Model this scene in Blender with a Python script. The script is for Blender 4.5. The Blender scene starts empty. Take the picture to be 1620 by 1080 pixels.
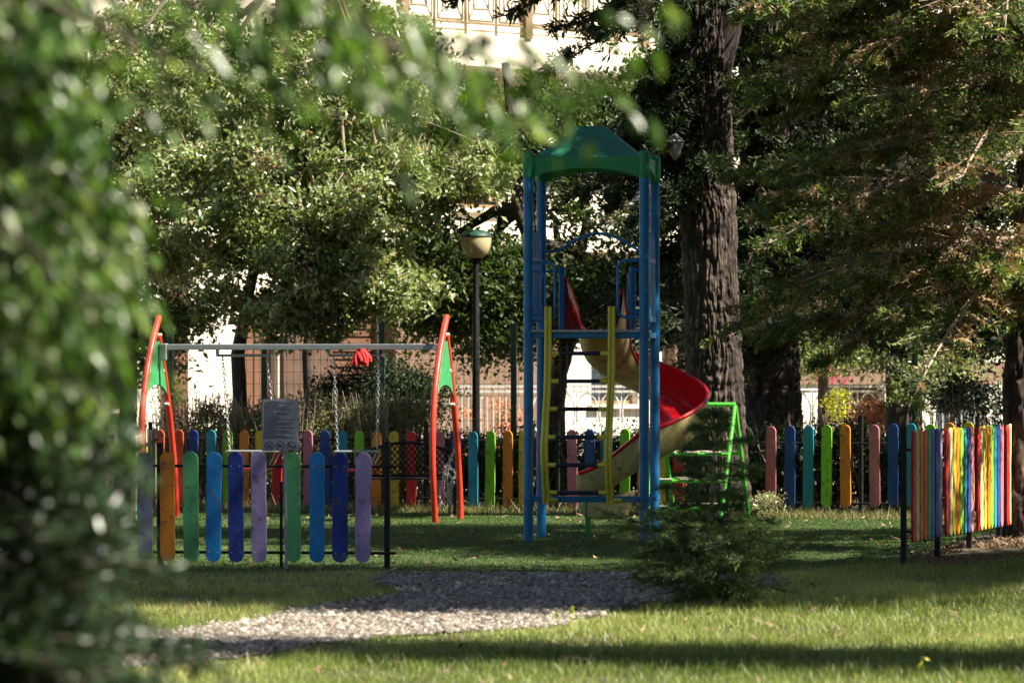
import bpy, math, random
import numpy as np
from mathutils import Vector
random.seed(7)
R = np.random.default_rng(11)
C = bpy.context.scene.collection
PI = math.pi
# ------------------------------------------------------------------ camera, world, sun
sc = bpy.context.scene
F, HX, HY, EYE = 8100.0, 810.0, 578.0, 1.47      # focal length in pixels of the 1620 px photo, horizon row, eye height
cam = bpy.data.cameras.new('camera'); cam.lens = 180; cam.sensor_width = 36
cam.shift_y = (HY - 540) / 1620
cam.clip_start = 0.3; cam.clip_end = 500
cam.dof.use_dof = True; cam.dof.focus_distance = 43.5; cam.dof.aperture_fstop = 5.6
co = bpy.data.objects.new('camera', cam); C.objects.link(co)
co.location = (0, 0, EYE); co.rotation_euler = (PI/2, 0, 0); sc.camera = co
SUN_EL, SUN_AZ = 50.0, -18.0                      # sun to the right (+X), AZ degrees towards +Y (negative: behind the viewer)
el, az = math.radians(SUN_EL), math.radians(SUN_AZ)
sdir = Vector((math.cos(el)*math.cos(az), math.cos(el)*math.sin(az), math.sin(el)))
w = bpy.data.worlds.new('World'); sc.world = w; w.use_nodes = True
nt = w.node_tree; bg = nt.nodes['Background']
sky = nt.nodes.new('ShaderNodeTexSky'); sky.sky_type = 'NISHITA'; sky.sun_disc = False
sky.sun_elevation = el; sky.sun_rotation = math.atan2(sdir.x, sdir.y)
nt.links.new(sky.outputs[0], bg.inputs[0]); bg.inputs[1].default_value = 0.05
sl = bpy.data.lights.new('sun', 'SUN'); sl.energy = 5.0; sl.angle = math.radians(0.5); sl.color = (1, .92, .79)
so = bpy.data.objects.new('sun', sl); C.objects.link(so); so.rotation_euler = sdir.to_track_quat('Z', 'Y').to_euler()
sc.view_settings.view_transform = 'Standard'; sc.view_settings.look = 'None'
sc.view_settings.exposure = 1.5; sc.view_settings.gamma = 1
try:
    cy = sc.cycles
    cy.max_bounces = 6; cy.diffuse_bounces = 3; cy.glossy_bounces = 2; cy.transmission_bounces = 4; cy.transparent_max_bounces = 6
    cy.use_denoising = True; cy.sample_clamp_indirect = 6; cy.caustics_reflective = False; cy.caustics_refractive = False
    cy.use_adaptive_sampling = True; cy.adaptive_threshold = 0.02
except Exception: pass

# ------------------------------------------------------------------ helpers
def at(px, py, D): return np.array([(px-HX)*D/F, D, EYE-(py-HY)*D/F])
def gp(px, py):
    D = EYE*F/(py-HY); return np.array([(px-HX)*D/F, D, 0.])
def tag(o, label=None, cat=None, group=None, kind=None):
    if label: o['label'] = label
    if cat: o['category'] = cat
    if group: o['group'] = group
    if kind: o['kind'] = kind
    return o
def thing(name, label, cat, loc=(0,0,0), rz=0, group=None):
    o = bpy.data.objects.new(name, None); C.objects.link(o); o.empty_display_size = .2
    o.location = loc; o.rotation_euler = (0, 0, rz); return tag(o, label, cat, group)
def link(name, me, mat, parent=None, smooth=False):
    if mat:
        for m in (mat if isinstance(mat, (list, tuple)) else [mat]): me.materials.append(m)
    if smooth: me.polygons.foreach_set('use_smooth', [True]*len(me.polygons))
    o = bpy.data.objects.new(name, me); C.objects.link(o)
    if parent is not None: o.parent = parent
    return o
def npmesh(name, V, Fc, rnd=None):
    V = np.asarray(V, np.float32); Fc = np.asarray(Fc, np.int32); m, k = Fc.shape
    me = bpy.data.meshes.new(name); me.vertices.add(len(V)); me.vertices.foreach_set('co', V.ravel())
    me.loops.add(m*k); me.loops.foreach_set('vertex_index', Fc.ravel())
    me.polygons.add(m); me.polygons.foreach_set('loop_start', np.arange(0, m*k, k, dtype=np.int32))
    me.update(calc_edges=True)
    if rnd is not None:
        a = me.attributes.new('rnd', 'FLOAT', 'FACE'); a.data.foreach_set('value', np.asarray(rnd, np.float32))
    return me
class MB:
    def __init__(s): s.v = []; s.f = []; s.mi = []; s.cur = 0
    def add(s, V, Fs):
        n = len(s.v); s.v += [tuple(map(float, p)) for p in V]
        s.f += [tuple(i+n for i in f) for f in Fs]; s.mi += [s.cur]*len(Fs); return s
    def box(s, c, d, rz=0):
        x, y, z = [q/2 for q in d]; cs, sn = math.cos(rz), math.sin(rz)
        P = [(a, b, e) for a in (-x, x) for b in (-y, y) for e in (-z, z)]
        P = [(c[0]+p[0]*cs-p[1]*sn, c[1]+p[0]*sn+p[1]*cs, c[2]+p[2]) for p in P]
        return s.add(P, [(0,1,3,2),(4,6,7,5),(0,4,5,1),(2,3,7,6),(0,2,6,4),(1,5,7,3)])
    def tube(s, pts, r, n=10, cap=True, flat=1.0):
        pts = [Vector(p) for p in pts]; m = len(pts)
        rr = r if hasattr(r, '__len__') else [r]*m
        V = []; up = None
        for i, p in enumerate(pts):
            t = (pts[min(i+1, m-1)]-pts[max(i-1, 0)]).normalized()
            if up is None:
                up = Vector((0,0,1)) if abs(t.z) < .9 else Vector((1,0,0))
            a = (up - t*up.dot(t)).normalized(); b = t.cross(a); up = a
            for k in range(n):
                q = 2*PI*k/n; V.append(p+a*math.cos(q)*rr[i]+b*math.sin(q)*rr[i]*flat)
        Fs = [(i*n+k, i*n+(k+1) % n, (i+1)*n+(k+1) % n, (i+1)*n+k) for i in range(m-1) for k in range(n)]
        if cap: Fs += [tuple(range(n-1, -1, -1)), tuple((m-1)*n+k for k in range(n))]
        return s.add(V, Fs)
    def lathe(s, c, prof, n=24):
        V = []; m = len(prof)
        for (r, z) in prof:
            for k in range(n): V.append((c[0]+r*math.cos(2*PI*k/n), c[1]+r*math.sin(2*PI*k/n), c[2]+z))
        Fs = [(i*n+k, i*n+(k+1) % n, (i+1)*n+(k+1) % n, (i+1)*n+k) for i in range(m-1) for k in range(n)]
        Fs += [tuple(range(n-1, -1, -1)), tuple((m-1)*n+k for k in range(n))]
        return s.add(V, Fs)
    def prism(s, poly, fn, d0, d1):
        n = len(poly); V = [fn(a, b, d0) for a, b in poly]+[fn(a, b, d1) for a, b in poly]
        Fs = [tuple(range(n-1, -1, -1)), tuple(range(n, 2*n))]+[(i, (i+1) % n, n+(i+1) % n, n+i) for i in range(n)]
        return s.add(V, Fs)
    def build(s, name, mat, parent=None, smooth=False, bevel=0):
        me = bpy.data.meshes.new(name); me.from_pydata(s.v, [], s.f); me.update()
        if any(s.mi): me.polygons.foreach_set('material_index', s.mi)
        o = link(name, me, mat, parent)
        if smooth:
            me.polygons.foreach_set('use_smooth', [True]*len(me.polygons))
            me.set_sharp_from_angle(angle=math.radians(40))
        if bevel:
            b = o.modifiers.new('bevel', 'BEVEL'); b.width = bevel; b.segments = 2; b.limit_method = 'ANGLE'
        return o
def hsh(ix, iy, iz):
    h = (ix*374761393+iy*668265263+iz*1274126177) & 0xffffffff
    h = ((h ^ (h >> 13))*1274126177) & 0xffffffff
    return ((h ^ (h >> 16)) & 0xffff)/65535.
def vn(P, sc_=1.0):
    P = np.asarray(P, float)*sc_; I = np.floor(P).astype(np.int64); f = P-I; f = f*f*(3-2*f); r = 0
    for a in (0, 1):
        for b in (0, 1):
            for c in (0, 1):
                wgt = (f[..., 0] if a else 1-f[..., 0])*(f[..., 1] if b else 1-f[..., 1])*(f[..., 2] if c else 1-f[..., 2])
                r = r+wgt*hsh(I[..., 0]+a, I[..., 1]+b, I[..., 2]+c)
    return r
def fbm(P, s=1.0, o=3):
    r = 0; a = .5; t = 0
    for i in range(o): r = r+a*vn(np.asarray(P)+i*17.3, s*2**i); t += a; a *= .5
    return r/t
# ------------------------------------------------------------------ materials
def nodes(name):
    m = bpy.data.materials.new(name); m.use_nodes = True
    return m, m.node_tree, m.node_tree.nodes['Principled BSDF']
def noise(nt, scale, detail=3, coord='Object', sc3=None):
    tc = nt.nodes.new('ShaderNodeTexCoord'); n = nt.nodes.new('ShaderNodeTexNoise')
    n.inputs['Scale'].default_value = scale; n.inputs['Detail'].default_value = detail
    if sc3:
        mp = nt.nodes.new('ShaderNodeMapping'); mp.inputs['Scale'].default_value = sc3
        nt.links.new(tc.outputs[coord], mp.inputs[0]); nt.links.new(mp.outputs[0], n.inputs[0])
    else: nt.links.new(tc.outputs[coord], n.inputs[0])
    return n
def ramp(nt, src, stops):
    r = nt.nodes.new('ShaderNodeValToRGB'); e = r.color_ramp.elements
    while len(e) < len(stops): e.new(.5)
    for x, (p, c) in zip(e, stops): x.position = p; x.color = (*c, 1)
    nt.links.new(src, r.inputs[0]); return r
def paint(name, col, rough=.45, wear=.25, dirt=(.12,.10,.07), bump=.15, sc_=9, metallic=0, sc3=None, spec=.5):
    m, nt, b = nodes(name)
    n = noise(nt, sc_, 5, sc3=sc3)
    c1 = tuple(c*(1-.25*wear) for c in col); c2 = tuple(min(1, c*(1+.35*wear)+.02*wear) for c in col)
    r = ramp(nt, n.outputs[0], [(.3, c1), (.7, c2)])
    n2 = noise(nt, sc_*3.1, 6); r2 = ramp(nt, n2.outputs[0], [(.56, (0,0,0)), (.72, (wear,)*3)])
    mx = nt.nodes.new('ShaderNodeMixRGB'); nt.links.new(r2.outputs[0], mx.inputs[0]); nt.links.new(r.outputs[0], mx.inputs[1])
    mx.inputs[2].default_value = (*dirt, 1); nt.links.new(mx.outputs[0], b.inputs['Base Color'])
    rr = ramp(nt, n2.outputs[0], [(.3, (rough-.08,)*3), (.7, (rough+.2,)*3)]); nt.links.new(rr.outputs[0], b.inputs['Roughness'])
    if bump:
        bp = nt.nodes.new('ShaderNodeBump'); bp.inputs['Strength'].default_value = bump; bp.inputs['Distance'].default_value = .01
        nt.links.new(n2.outputs[0], bp.inputs['Height']); nt.links.new(bp.outputs[0], b.inputs['Normal'])
    b.inputs['Metallic'].default_value = metallic; b.inputs['Specular IOR Level'].default_value = spec
    return m
def leafmat(name, stops, rough=.45, trans=.35, spec=.5, tint=(1.5,1.5,.6)):
    m, nt, b = nodes(name)
    a = nt.nodes.new('ShaderNodeAttribute'); a.attribute_name = 'rnd'
    r = ramp(nt, a.outputs['Fac'], stops); nt.links.new(r.outputs[0], b.inputs['Base Color'])
    b.inputs['Roughness'].default_value = rough; b.inputs['Specular IOR Level'].default_value = spec
    t = nt.nodes.new('ShaderNodeBsdfTranslucent'); mx = nt.nodes.new('ShaderNodeMixShader'); mx.inputs[0].default_value = trans
    g = nt.nodes.new('ShaderNodeMixRGB'); g.blend_type = 'MULTIPLY'; g.inputs[0].default_value = 1; g.inputs[2].default_value = (*tint, 1)
    nt.links.new(r.outputs[0], g.inputs[1]); nt.links.new(g.outputs[0], t.inputs[0])
    nt.links.new(b.outputs[0], mx.inputs[1]); nt.links.new(t.outputs[0], mx.inputs[2])
    nt.links.new(mx.outputs[0], nt.nodes['Material Output'].inputs[0]); return m
M = {}
PC = dict(orange=(.78,.25,.015), green=(.10,.38,.14), blue=(.008,.20,.50), navy=(.008,.03,.22), lilac=(.34,.25,.47), pink=(.55,.17,.21),
          teal=(.015,.27,.38), lime=(.22,.55,.02), yellow=(.72,.50,.02), red=(.60,.012,.012), deep=(.01,.06,.26), cream=(.7,.62,.32), coral=(.75,.10,.04))
for k, c in PC.items(): M[k] = paint('painted_board_'+k, tuple(q*1.0 for q in c), .5, .75, sc_=6, sc3=(1,1,.35), spec=.3, bump=.3)
M['blackmetal'] = paint('black_metal', (.010,.010,.010), .5, .15, spec=.25)
M['tower_blue'] = paint('tower_blue_metal', (.008,.18,.44), .36, .6, sc_=6, spec=.4, dirt=(.10,.13,.14))
M['tower_green'] = paint('tower_green_plastic', (.015,.27,.085), .4, .25)
M['roof_green'] = paint('roof_green_sheet', (.012,.17,.10), .3, .6, dirt=(.10,.17,.15), sc_=14)
M['brickdark'] = paint('dark_brick', (.09,.05,.03), .9, .5, sc_=6)
M['cap_green'] = paint('lamp_cap_green', (.006,.05,.03), .45, .4)
M['ladder_yellow'] = paint('ladder_yellow', (.80,.66,.07), .45, .25)
M['rung'] = paint('rung_rubber', (.018,.017,.05), .5, .2)
M['deck'] = paint('deck_grey', (.36,.36,.42), .6, .4)
M['slide_red'] = paint('slide_red', (.60,.008,.012), .25, .15, bump=.03, sc_=4)
M['slide_cream'] = paint('slide_cream', (.58,.47,.20), .38, .8, bump=.05, sc_=5)
M['swing_red'] = paint('swing_red_metal', (.68,.045,.02), .35, .25)
M['panel_green'] = paint('panel_green', (.03,.30,.10), .45, .5)
M['steel'] = paint('galvanised_steel', (.30,.33,.34), .5, .3, metallic=.3)
M['chain'] = paint('chain_steel', (.5,.5,.5), .35, .2, metallic=.8)
M['climb_green'] = paint('climb_green', (.07,.42,.035), .4, .3)
M['ivory'] = paint('ivory', (.62,.60,.48), .5, .4)
M['sign_grey'] = paint('sign_plate', (.36,.37,.39), .5, .15)
M['ink'] = paint('sign_ink', (.05,.05,.07), .6, .1)
M['postgrey'] = paint('sign_post', (.30,.31,.33), .4, .2, metallic=.4)
M['fence_green'] = paint('fence_green_metal', (.015,.07,.035), .45, .3)
M['wire'] = paint('fence_wire', (.04,.05,.04), .5, .1)
M['white_rail'] = paint('white_rail', (.72,.72,.68), .45, .3)
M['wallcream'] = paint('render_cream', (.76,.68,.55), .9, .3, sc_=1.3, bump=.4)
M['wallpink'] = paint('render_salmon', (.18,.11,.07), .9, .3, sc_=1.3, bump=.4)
M['brown'] = paint('brown_shutter', (.13,.055,.025), .6, .4, sc_=4)
M['tan'] = paint('tan_metalwork', (.22,.15,.075), .5, .3)
M['cloth_red'] = paint('red_cloth', (.65,.03,.03), .8, .3)
M['terracotta'] = paint('terracotta', (.42,.16,.08), .8, .3)
M['pave'] = paint('pale_paving', (.42,.38,.32), .85, .5, sc_=2)
def glass_dark():
    m, nt, b = nodes('window_glass'); b.inputs['Base Color'].default_value = (.03,.04,.05,1); b.inputs['Roughness'].default_value = .08; return m
M['glass'] = glass_dark()
m, nt_, b_ = nodes('amber_globe'); b_.inputs['Base Color'].default_value = (.80,.66,.38,1); b_.inputs['Roughness'].default_value = .25
b_.inputs['Transmission Weight'].default_value = .35; b_.inputs['IOR'].default_value = 1.2; M['globe'] = m
def barkmat(name, c1, c2, c3):
    m, nt, b = nodes(name); a = nt.nodes.new('ShaderNodeAttribute'); a.attribute_name = 'rnd'
    n = noise(nt, 45, 6, sc3=(1,1,.2)); mm = nt.nodes.new('ShaderNodeMath'); mm.operation = 'MULTIPLY_ADD'
    nt.links.new(n.outputs[0], mm.inputs[0]); mm.inputs[1].default_value = .5; nt.links.new(a.outputs['Fac'], mm.inputs[2])
    r = ramp(nt, mm.outputs[0], [(.1, c1), (.5, c2), (.95, c3)]); nt.links.new(r.outputs[0], b.inputs['Base Color'])
    b.inputs['Roughness'].default_value = .9
    bp = nt.nodes.new('ShaderNodeBump'); bp.inputs['Strength'].default_value = .6; bp.inputs['Distance'].default_value = .01
    nt.links.new(n.outputs[0], bp.inputs['Height']); nt.links.new(bp.outputs[0], b.inputs['Normal']); return m
M['bark'] = barkmat('pine_bark', (.010,.007,.006), (.055,.038,.028), (.19,.14,.11))
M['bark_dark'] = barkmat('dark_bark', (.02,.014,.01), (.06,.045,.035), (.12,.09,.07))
M['twig'] = paint('grey_twig', (.34,.26,.20), .8, .3)
M['twig_dark'] = paint('dark_twig', (.06,.045,.032), .8, .3)
M['leaf_bright'] = leafmat('bright_leaf', [(0,(.05,.08,.02)),(.22,(.17,.21,.07)),(.55,(.27,.34,.15)),(.88,(.47,.52,.35)),(.94,(.48,.40,.30)),(1,(.36,.23,.15))], .30, .34, spec=.7, tint=(1.4,1.45,.7))
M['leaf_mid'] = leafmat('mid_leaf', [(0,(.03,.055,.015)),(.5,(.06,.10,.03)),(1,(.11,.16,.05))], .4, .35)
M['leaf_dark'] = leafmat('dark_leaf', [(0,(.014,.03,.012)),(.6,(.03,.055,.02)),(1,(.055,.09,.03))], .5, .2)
M['leaf_near'] = leafmat('near_leaf', [(0,(.01,.03,.008)),(.45,(.06,.125,.02)),(.8,(.17,.25,.075)),(1,(.38,.42,.27))], .32, .35, tint=(1.5,1.8,.4))
M['yew'] = leafmat('yew_spray', [(0,(.008,.022,.008)),(.5,(.035,.07,.028)),(.8,(.10,.16,.08)),(1,(.24,.32,.20))], .35, .2)
M['cedar'] = leafmat('cedar_needles', [(0,(.03,.055,.015)),(.35,(.09,.14,.03)),(.6,(.28,.34,.06)),(.64,(.20,.12,.065)),(.8,(.42,.27,.16)),(1,(.70,.53,.38))], .6, .25)
M['fir'] = leafmat('fir_needles', [(0,(.02,.045,.012)),(.5,(.07,.13,.03)),(1,(.28,.42,.09))], .5, .25)
M['pine'] = leafmat('pine_needles', [(0,(.008,.018,.006)),(.6,(.028,.048,.013)),(1,(.08,.11,.03))], .6, .2)
M['hedge_l'] = leafmat('hedge_leaf', [(0,(.06,.07,.025)),(.5,(.16,.18,.06)),(.8,(.27,.26,.12)),(1,(.32,.22,.13))], .5, .3)
M['grass'] = leafmat('grass_blade', [(0,(.09,.14,.025)),(.4,(.25,.31,.08)),(.7,(.42,.45,.16)),(.85,(.52,.46,.22)),(1,(.54,.43,.25))], .45, .35, tint=(1.4,1.4,.6))
M['turf'] = leafmat('turf_blade', [(0,(.035,.08,.012)),(.6,(.095,.16,.025)),(.95,(.19,.26,.045)),(1,(.26,.21,.09))], .5, .3)
M['flower'] = leafmat('flower_petals', [(0,(.05,.10,.03)),(.3,(.08,.12,.04)),(.4,(.65,.22,.12)),(1,(.75,.38,.28))], .6, .3)
M['flower_m'] = leafmat('magenta_petals', [(0,(.05,.10,.03)),(.4,(.08,.12,.04)),(.5,(.5,.03,.16)),(1,(.6,.08,.25))], .6, .3)
M['flower_y'] = leafmat('yellow_green_leaves', [(0,(.15,.22,.02)),(.5,(.38,.42,.03)),(1,(.6,.55,.04))], .6, .3)
M['stone'] = leafmat('gravel_stone', [(0,(.07,.058,.046)),(.5,(.22,.19,.155)),(.9,(.34,.30,.25)),(1,(.48,.44,.38))], .85, 0)
M['litter'] = leafmat('leaf_litter', [(0,(.08,.05,.03)),(.5,(.20,.12,.07)),(1,(.34,.22,.14))], .8, .1)
def groundmat(name, stops, scale, bump=.5, dist=.03):
    m, nt, b = nodes(name); n = noise(nt, scale, 8); r = ramp(nt, n.outputs[0], stops); nt.links.new(r.outputs[0], b.inputs['Base Color'])
    b.inputs['Roughness'].default_value = .95; bp = nt.nodes.new('ShaderNodeBump'); bp.inputs['Strength'].default_value = bump
    bp.inputs['Distance'].default_value = dist; nt.links.new(n.outputs[0], bp.inputs['Height']); nt.links.new(bp.outputs[0], b.inputs['Normal']); return m
M['soil'] = groundmat('soil', [(.3,(.035,.028,.015)),(.7,(.085,.07,.035))], 6)
M['turf_base'] = groundmat('turf_backing', [(.3,(.022,.05,.01)),(.7,(.045,.085,.016))], 12)
M['gravel_base'] = groundmat('gravel_bed', [(.3,(.05,.042,.034)),(.7,(.12,.10,.08))], 25)

# ------------------------------------------------------------------ setting: ground sheets
def hill(x, y):   # a gentle bank under the right-hand fence
    x = np.asarray(x, float); y = np.asarray(y, float)
    return .10*np.exp(-((x-4.3)/1.1)**2-((y-40.5)/4.5)**2)
def sheet(name, x0, x1, y0, y1, nx, ny, z, mat, mask=None):
    X, Y = np.meshgrid(np.linspace(x0, x1, nx), np.linspace(y0, y1, ny)); Z = z+hill(X, Y)
    V = np.stack([X, Y, Z], -1).reshape(-1, 3)
    i = np.arange((nx-1)*(ny-1)); a = (i//(nx-1))*nx+i % (nx-1); Fc = np.stack([a, a+1, a+nx+1, a+nx], 1)
    if mask is not None:
        cen = V[Fc].mean(1); Fc = Fc[mask(cen[:, 0], cen[:, 1])]
    return tag(link(name, npmesh(name, V, Fc), mat, None, True), kind='structure')
def inpoly(x, y, P):
    x = np.asarray(x); y = np.asarray(y); c = np.zeros(x.shape, bool); n = len(P)
    for i in range(n):
        (x1, y1), (x2, y2) = P[i], P[(i+1) % n]
        if y1 == y2: continue
        c ^= ((y1 > y) != (y2 > y)) & (x < (x2-x1)*(y-y1)/(y2-y1)+x1)
    return c
sheet('ground', -60, 60, -8, 130, 121, 139, 0, M['soil'])
TURF = [(-3.2,36.3), tuple(gp(618,903)[:2]), tuple(gp(640,909)[:2]), tuple(gp(1040,909)[:2]), tuple(gp(1240,909)[:2]), tuple(gp(1420,893)[:2]), (4.3,44), (5.2,48.2), (-3.8,52.6), (-3.6,48)]
turf_in = lambda x, y: inpoly(x, y, TURF)
sheet('turf_ground', -4, 5.4, 36, 53, 190, 340, .006, M['turf_base'], turf_in)
PATH = [tuple(gp(*p)[:2]) for p in [(-300,1075),(100,1035),(260,1003),(400,985),(470,968),(560,952),(650,944),(655,930),(600,918),(640,909.3),(1040,909.3),(1150,911),(1240,914),(1180,932),(1080,942),(980,962),(880,987),(700,1003),(520,1018),(270,1044),(150,1060),(-300,1140)]]
def path_in(x, y):
    q = np.stack([x, y, 0*np.asarray(x)], -1)
    return inpoly(x+(fbm(q, 2.2)-.5)*.35, y+(fbm(q+9, 1.2)-.5)*1.1, PATH) & ~turf_in(x, y)
sheet('gravel_path', -4, 3.2, 20, 37.5, 240, 520, .010, M['gravel_base'], path_in)
sheet('pavement', -30, 40, 58.5, 64, 30, 12, .012, M['pave'])
sheet('road', -40, 50, 64.2, 66, 30, 6, .008, groundmat('asphalt', [(.3,(.045,.045,.045)),(.7,(.07,.07,.068))], 30))

def blades(name, P, h, wd, mat, rnd, kind='stuff', lean=.5, parent=None):
    n = len(P); a = R.uniform(0, 2*PI, n); d = np.stack([np.cos(a), np.sin(a), 0*a], 1)*wd[:, None]/2
    b = R.normal(0, lean, (n, 2)); tip = P+np.stack([b[:, 0]*h, b[:, 1]*h, h], 1)
    V = np.stack([P-d, P+d, tip], 1).reshape(-1, 3); Fc = np.arange(3*n).reshape(-1, 3)
    o = link(name, npmesh(name, V, Fc, rnd), mat, parent); return tag(o, kind=kind)
def scatter(n, y0, y1, marg):
    y = R.uniform(y0, y1, n*2); wmax = .1*y1+marg; keep = R.uniform(0, 1, n*2) < (.1*y+marg)/wmax; y = y[keep]
    x = R.uniform(-1, 1, len(y))*(.1*y+marg); return x, y
# lawn
x, y = scatter(430000, 17.5, 37.2, .9)
q = np.stack([x, y, 0*x], 1); dry = fbm(q, .55, 4); dens = fbm(q+40, 2.5, 3)
fr = 1/(1+np.exp(-(y-32.3)*1.2))*(x < .2)          # thin, dry grass between the path and the front fence
pin = path_in(x, y); keep = (~pin | ((fbm(q+70, 3.2, 3) > .60) & (R.uniform(0, 1, len(x)) < .35))) & ~turf_in(x, y) & (R.uniform(0, 1, len(x)) < np.clip(.25+1.6*(dens-.25), .15, 1)*(1-.55*fr))
x, y, dry, dens, fr = x[keep], y[keep], dry[keep], dens[keep], fr[keep]
rv = np.clip(.04+1.0*(dry-.22)+R.normal(0, .14, len(x))+.42*fr, 0, 1)
near_path = np.zeros(len(x), bool)
for dy_ in (.25,.5,.8,1.2): near_path |= path_in(x, y+dy_)
hh = np.clip(R.gamma(6, .0058, len(x)), .012, .12)*(.55+.9*dens)*(1-.45*fr)*np.where(near_path, .45, 1)
g = blades('lawn_grass', np.stack([x, y, hill(x, y)], 1), hh, R.uniform(.004, .008, len(x)), M['grass'], rv)
tag(g, 'green lawn grass with dry straw patches in the foreground', 'grass')
# turf
x, y = scatter(210000, 36.3, 52.6, .9)
k = turf_in(x, y); x, y = x[k], y[k]
rv = np.clip(.35+.5*(fbm(np.stack([x, y, 0*x], 1), 1.3)-.5)+R.normal(0, .17, len(x)), 0, 1)
g = blades('turf_grass', np.stack([x, y, hill(x, y)+.006], 1), R.uniform(.008, .017, len(x)), R.uniform(.004, .007, len(x)), M['turf'], rv, lean=.4)
tag(g, 'short even playground turf between the picket fences', 'grass')
# weeds under the rear fence
x = R.uniform(-4, 5, 26000); yl = 52.6-(x+3.65)*.4875; y = yl+R.normal(-.05, .22, len(x))
g = blades('fence_line_weeds', np.stack([x, y, 0*x], 1), R.gamma(4, .014, len(x)), R.uniform(.006, .014, len(x)), M['hedge_l'], R.uniform(0, 1, len(x)), lean=.6)
tag(g, 'untidy pale weeds growing under the rear picket fence', 'weeds')
# dirt and litter by the right fence
x = R.uniform(2.4, 6.0, 26000); y = R.normal(37.6, 1.6, len(x)); k = ~turf_in(x, y) & (fbm(np.stack([x, y, 0*x], 1), 1.5) > .42) & (y > 35); x, y = x[k], y[k]
g = blades('leaf_litter', np.stack([x, y, hill(x, y)], 1), R.uniform(.008, .035, len(x)), R.uniform(.012, .03, len(x)), M['litter'], R.uniform(0, 1, len(x)), lean=1.2)
tag(g, 'brown fallen needles and leaves by the right fence', 'leaf litter')
x = R.uniform(-5, 6, 2400); y = R.uniform(19, 52, 2400)
g = blades('fallen_leaves', np.stack([x, y, hill(x, y)+.02], 1), R.uniform(.01, .03, len(x)), R.uniform(.02, .045, len(x)), M['litter'], R.uniform(.2, 1, len(x)), lean=2.0)
tag(g, 'scattered dry leaves lying on the lawn and turf', 'fallen leaves')
# gravel
def gravel():
    x, y = scatter(230000, 24.5, 37.5, .7); qq = np.stack([x, y, 0*x], 1)
    k = path_in(x+R.normal(0, .05, len(x)), y+R.normal(0, .13, len(x))) & ~turf_in(x, y) & (R.uniform(0, 1, len(x)) < .35+1.1*fbm(qq, 1.6, 3)**1.5); x, y = x[k], y[k]; n = len(x)
    base = np.array([[1,0,0],[.5,.8,.1],[-.5,.85,0],[-1,0,.1],[-.5,-.8,0],[.55,-.8,.1],[.35,.3,.8],[-.4,.25,.75],[-.05,-.45,.85]])
    T = np.array([[0,1,6],[1,2,7],[1,7,6],[2,3,7],[3,4,8],[3,8,7],[4,5,8],[5,0,6],[5,6,8],[6,7,8]])
    s = np.clip(R.gamma(2.4, .0033, n), .005, .05); a = R.uniform(0, 2*PI, n)
    B = base[None]*s[:, None, None]*R.uniform(.7, 1.3, (n, 9, 1)); B[:, :, 2] *= R.uniform(.5, 1, (n, 1))
    c, d = np.cos(a)[:, None], np.sin(a)[:, None]
    V = np.stack([B[..., 0]*c-B[..., 1]*d+x[:, None], B[..., 0]*d+B[..., 1]*c+y[:, None], B[..., 2]+.010+R.uniform(0, .012, n)[:, None]], -1)
    Fc = (T[None]+np.arange(n)[:, None, None]*9).reshape(-1, 3)
    o = link('gravel', npmesh('gravel', V.reshape(-1, 3), Fc, np.repeat(R.uniform(0, 1, n), 10)), M['stone'])
    tag(o, 'loose pale grey gravel covering the path to the playground', 'gravel', kind='stuff')
gravel()

# ------------------------------------------------------------------ fences
def picket_mb(w_, z0, z1, th, fn, bolts=None):
    b = MB(); r = w_/2; poly = []
    for i in range(13): a = PI*i/12; poly.append((r*math.cos(a), z1-r+r*math.sin(a)))
    nz = 6
    for i in range(1, nz): poly.append((-r*(1+.04*math.sin(i*1.9+w_*900)), z1-r+(z0+r-z1+r)*i/nz))
    for i in range(13): a = PI+PI*i/12; poly.append((r*math.cos(a), z0+r+r*math.sin(a)))
    for i in range(1, nz): poly.append((r*(1+.04*math.sin(i*2.3+w_*700)), z0+r+(z1-r-z0-r)*i/nz))
    b.prism(poly, fn, -th/2, th/2)
    if bolts:
        b.cur = 1
        for zb in bolts:
            for sx in (-.28, .28):
                c = fn(sx*w_, zb, -th/2-.001); e = fn(sx*w_, zb, -th/2-.006); b.tube([c, e], .005, 6)
    return b
def fence(name, label, A, B, pick, posts, rails, pw, th=.018, post_h=1.0, post_r=.02, rail_r=.011, z0=.03, z1=.83, bolts=True, front=1, group=None):
    """A,B ground points; pick = [(t in metres, colour name, dz)]"""
    A = np.array(A, float); B = np.array(B, float); L = np.linalg.norm(B-A); e = (B-A)/L; rz = math.atan2(e[1], e[0])
    t = thing(name, label, 'fence', (A[0], A[1], float(hill(A[0], A[1]))*0), rz, group)
    for zr in rails: MB().tube([(-.02, 0, zr), (L+.02, 0, zr)], rail_r, 8).build('rail', M['blackmetal'], t, True)
    for (tp, ph, *pr_) in posts:
        pr_ = pr_[0] if pr_ else post_r
        b = MB(); b.box((tp, .03, ph/2-.05), (pr_*2, pr_*2, ph+.1)); b.box((tp, .03, ph+.004), (pr_*2+.008, pr_*2+.008, .008)); b.build('post', M['blackmetal'], t, bevel=.003)
    for (tp, col, dz) in pick:
        ln = random.uniform(-.012, .012); dd = random.uniform(-.002, .002)
        off = -(rail_r+th/2+.0015)*front
        fn = lambda a, z, d: (tp+a+ln*(z-.4), off+d*front+dd+random.uniform(0,0), z)
        o = picket_mb(pw*random.uniform(.97, 1.03), z0+dz, z1+dz+random.uniform(-.006, .006), th, fn, rails if bolts else None).build('picket', [M[col], M['steel']], t, bevel=.004)
        o['label'] = col.replace('deep', 'blue').replace('coral','orange red')+' picket with rounded ends'
    return t
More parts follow.
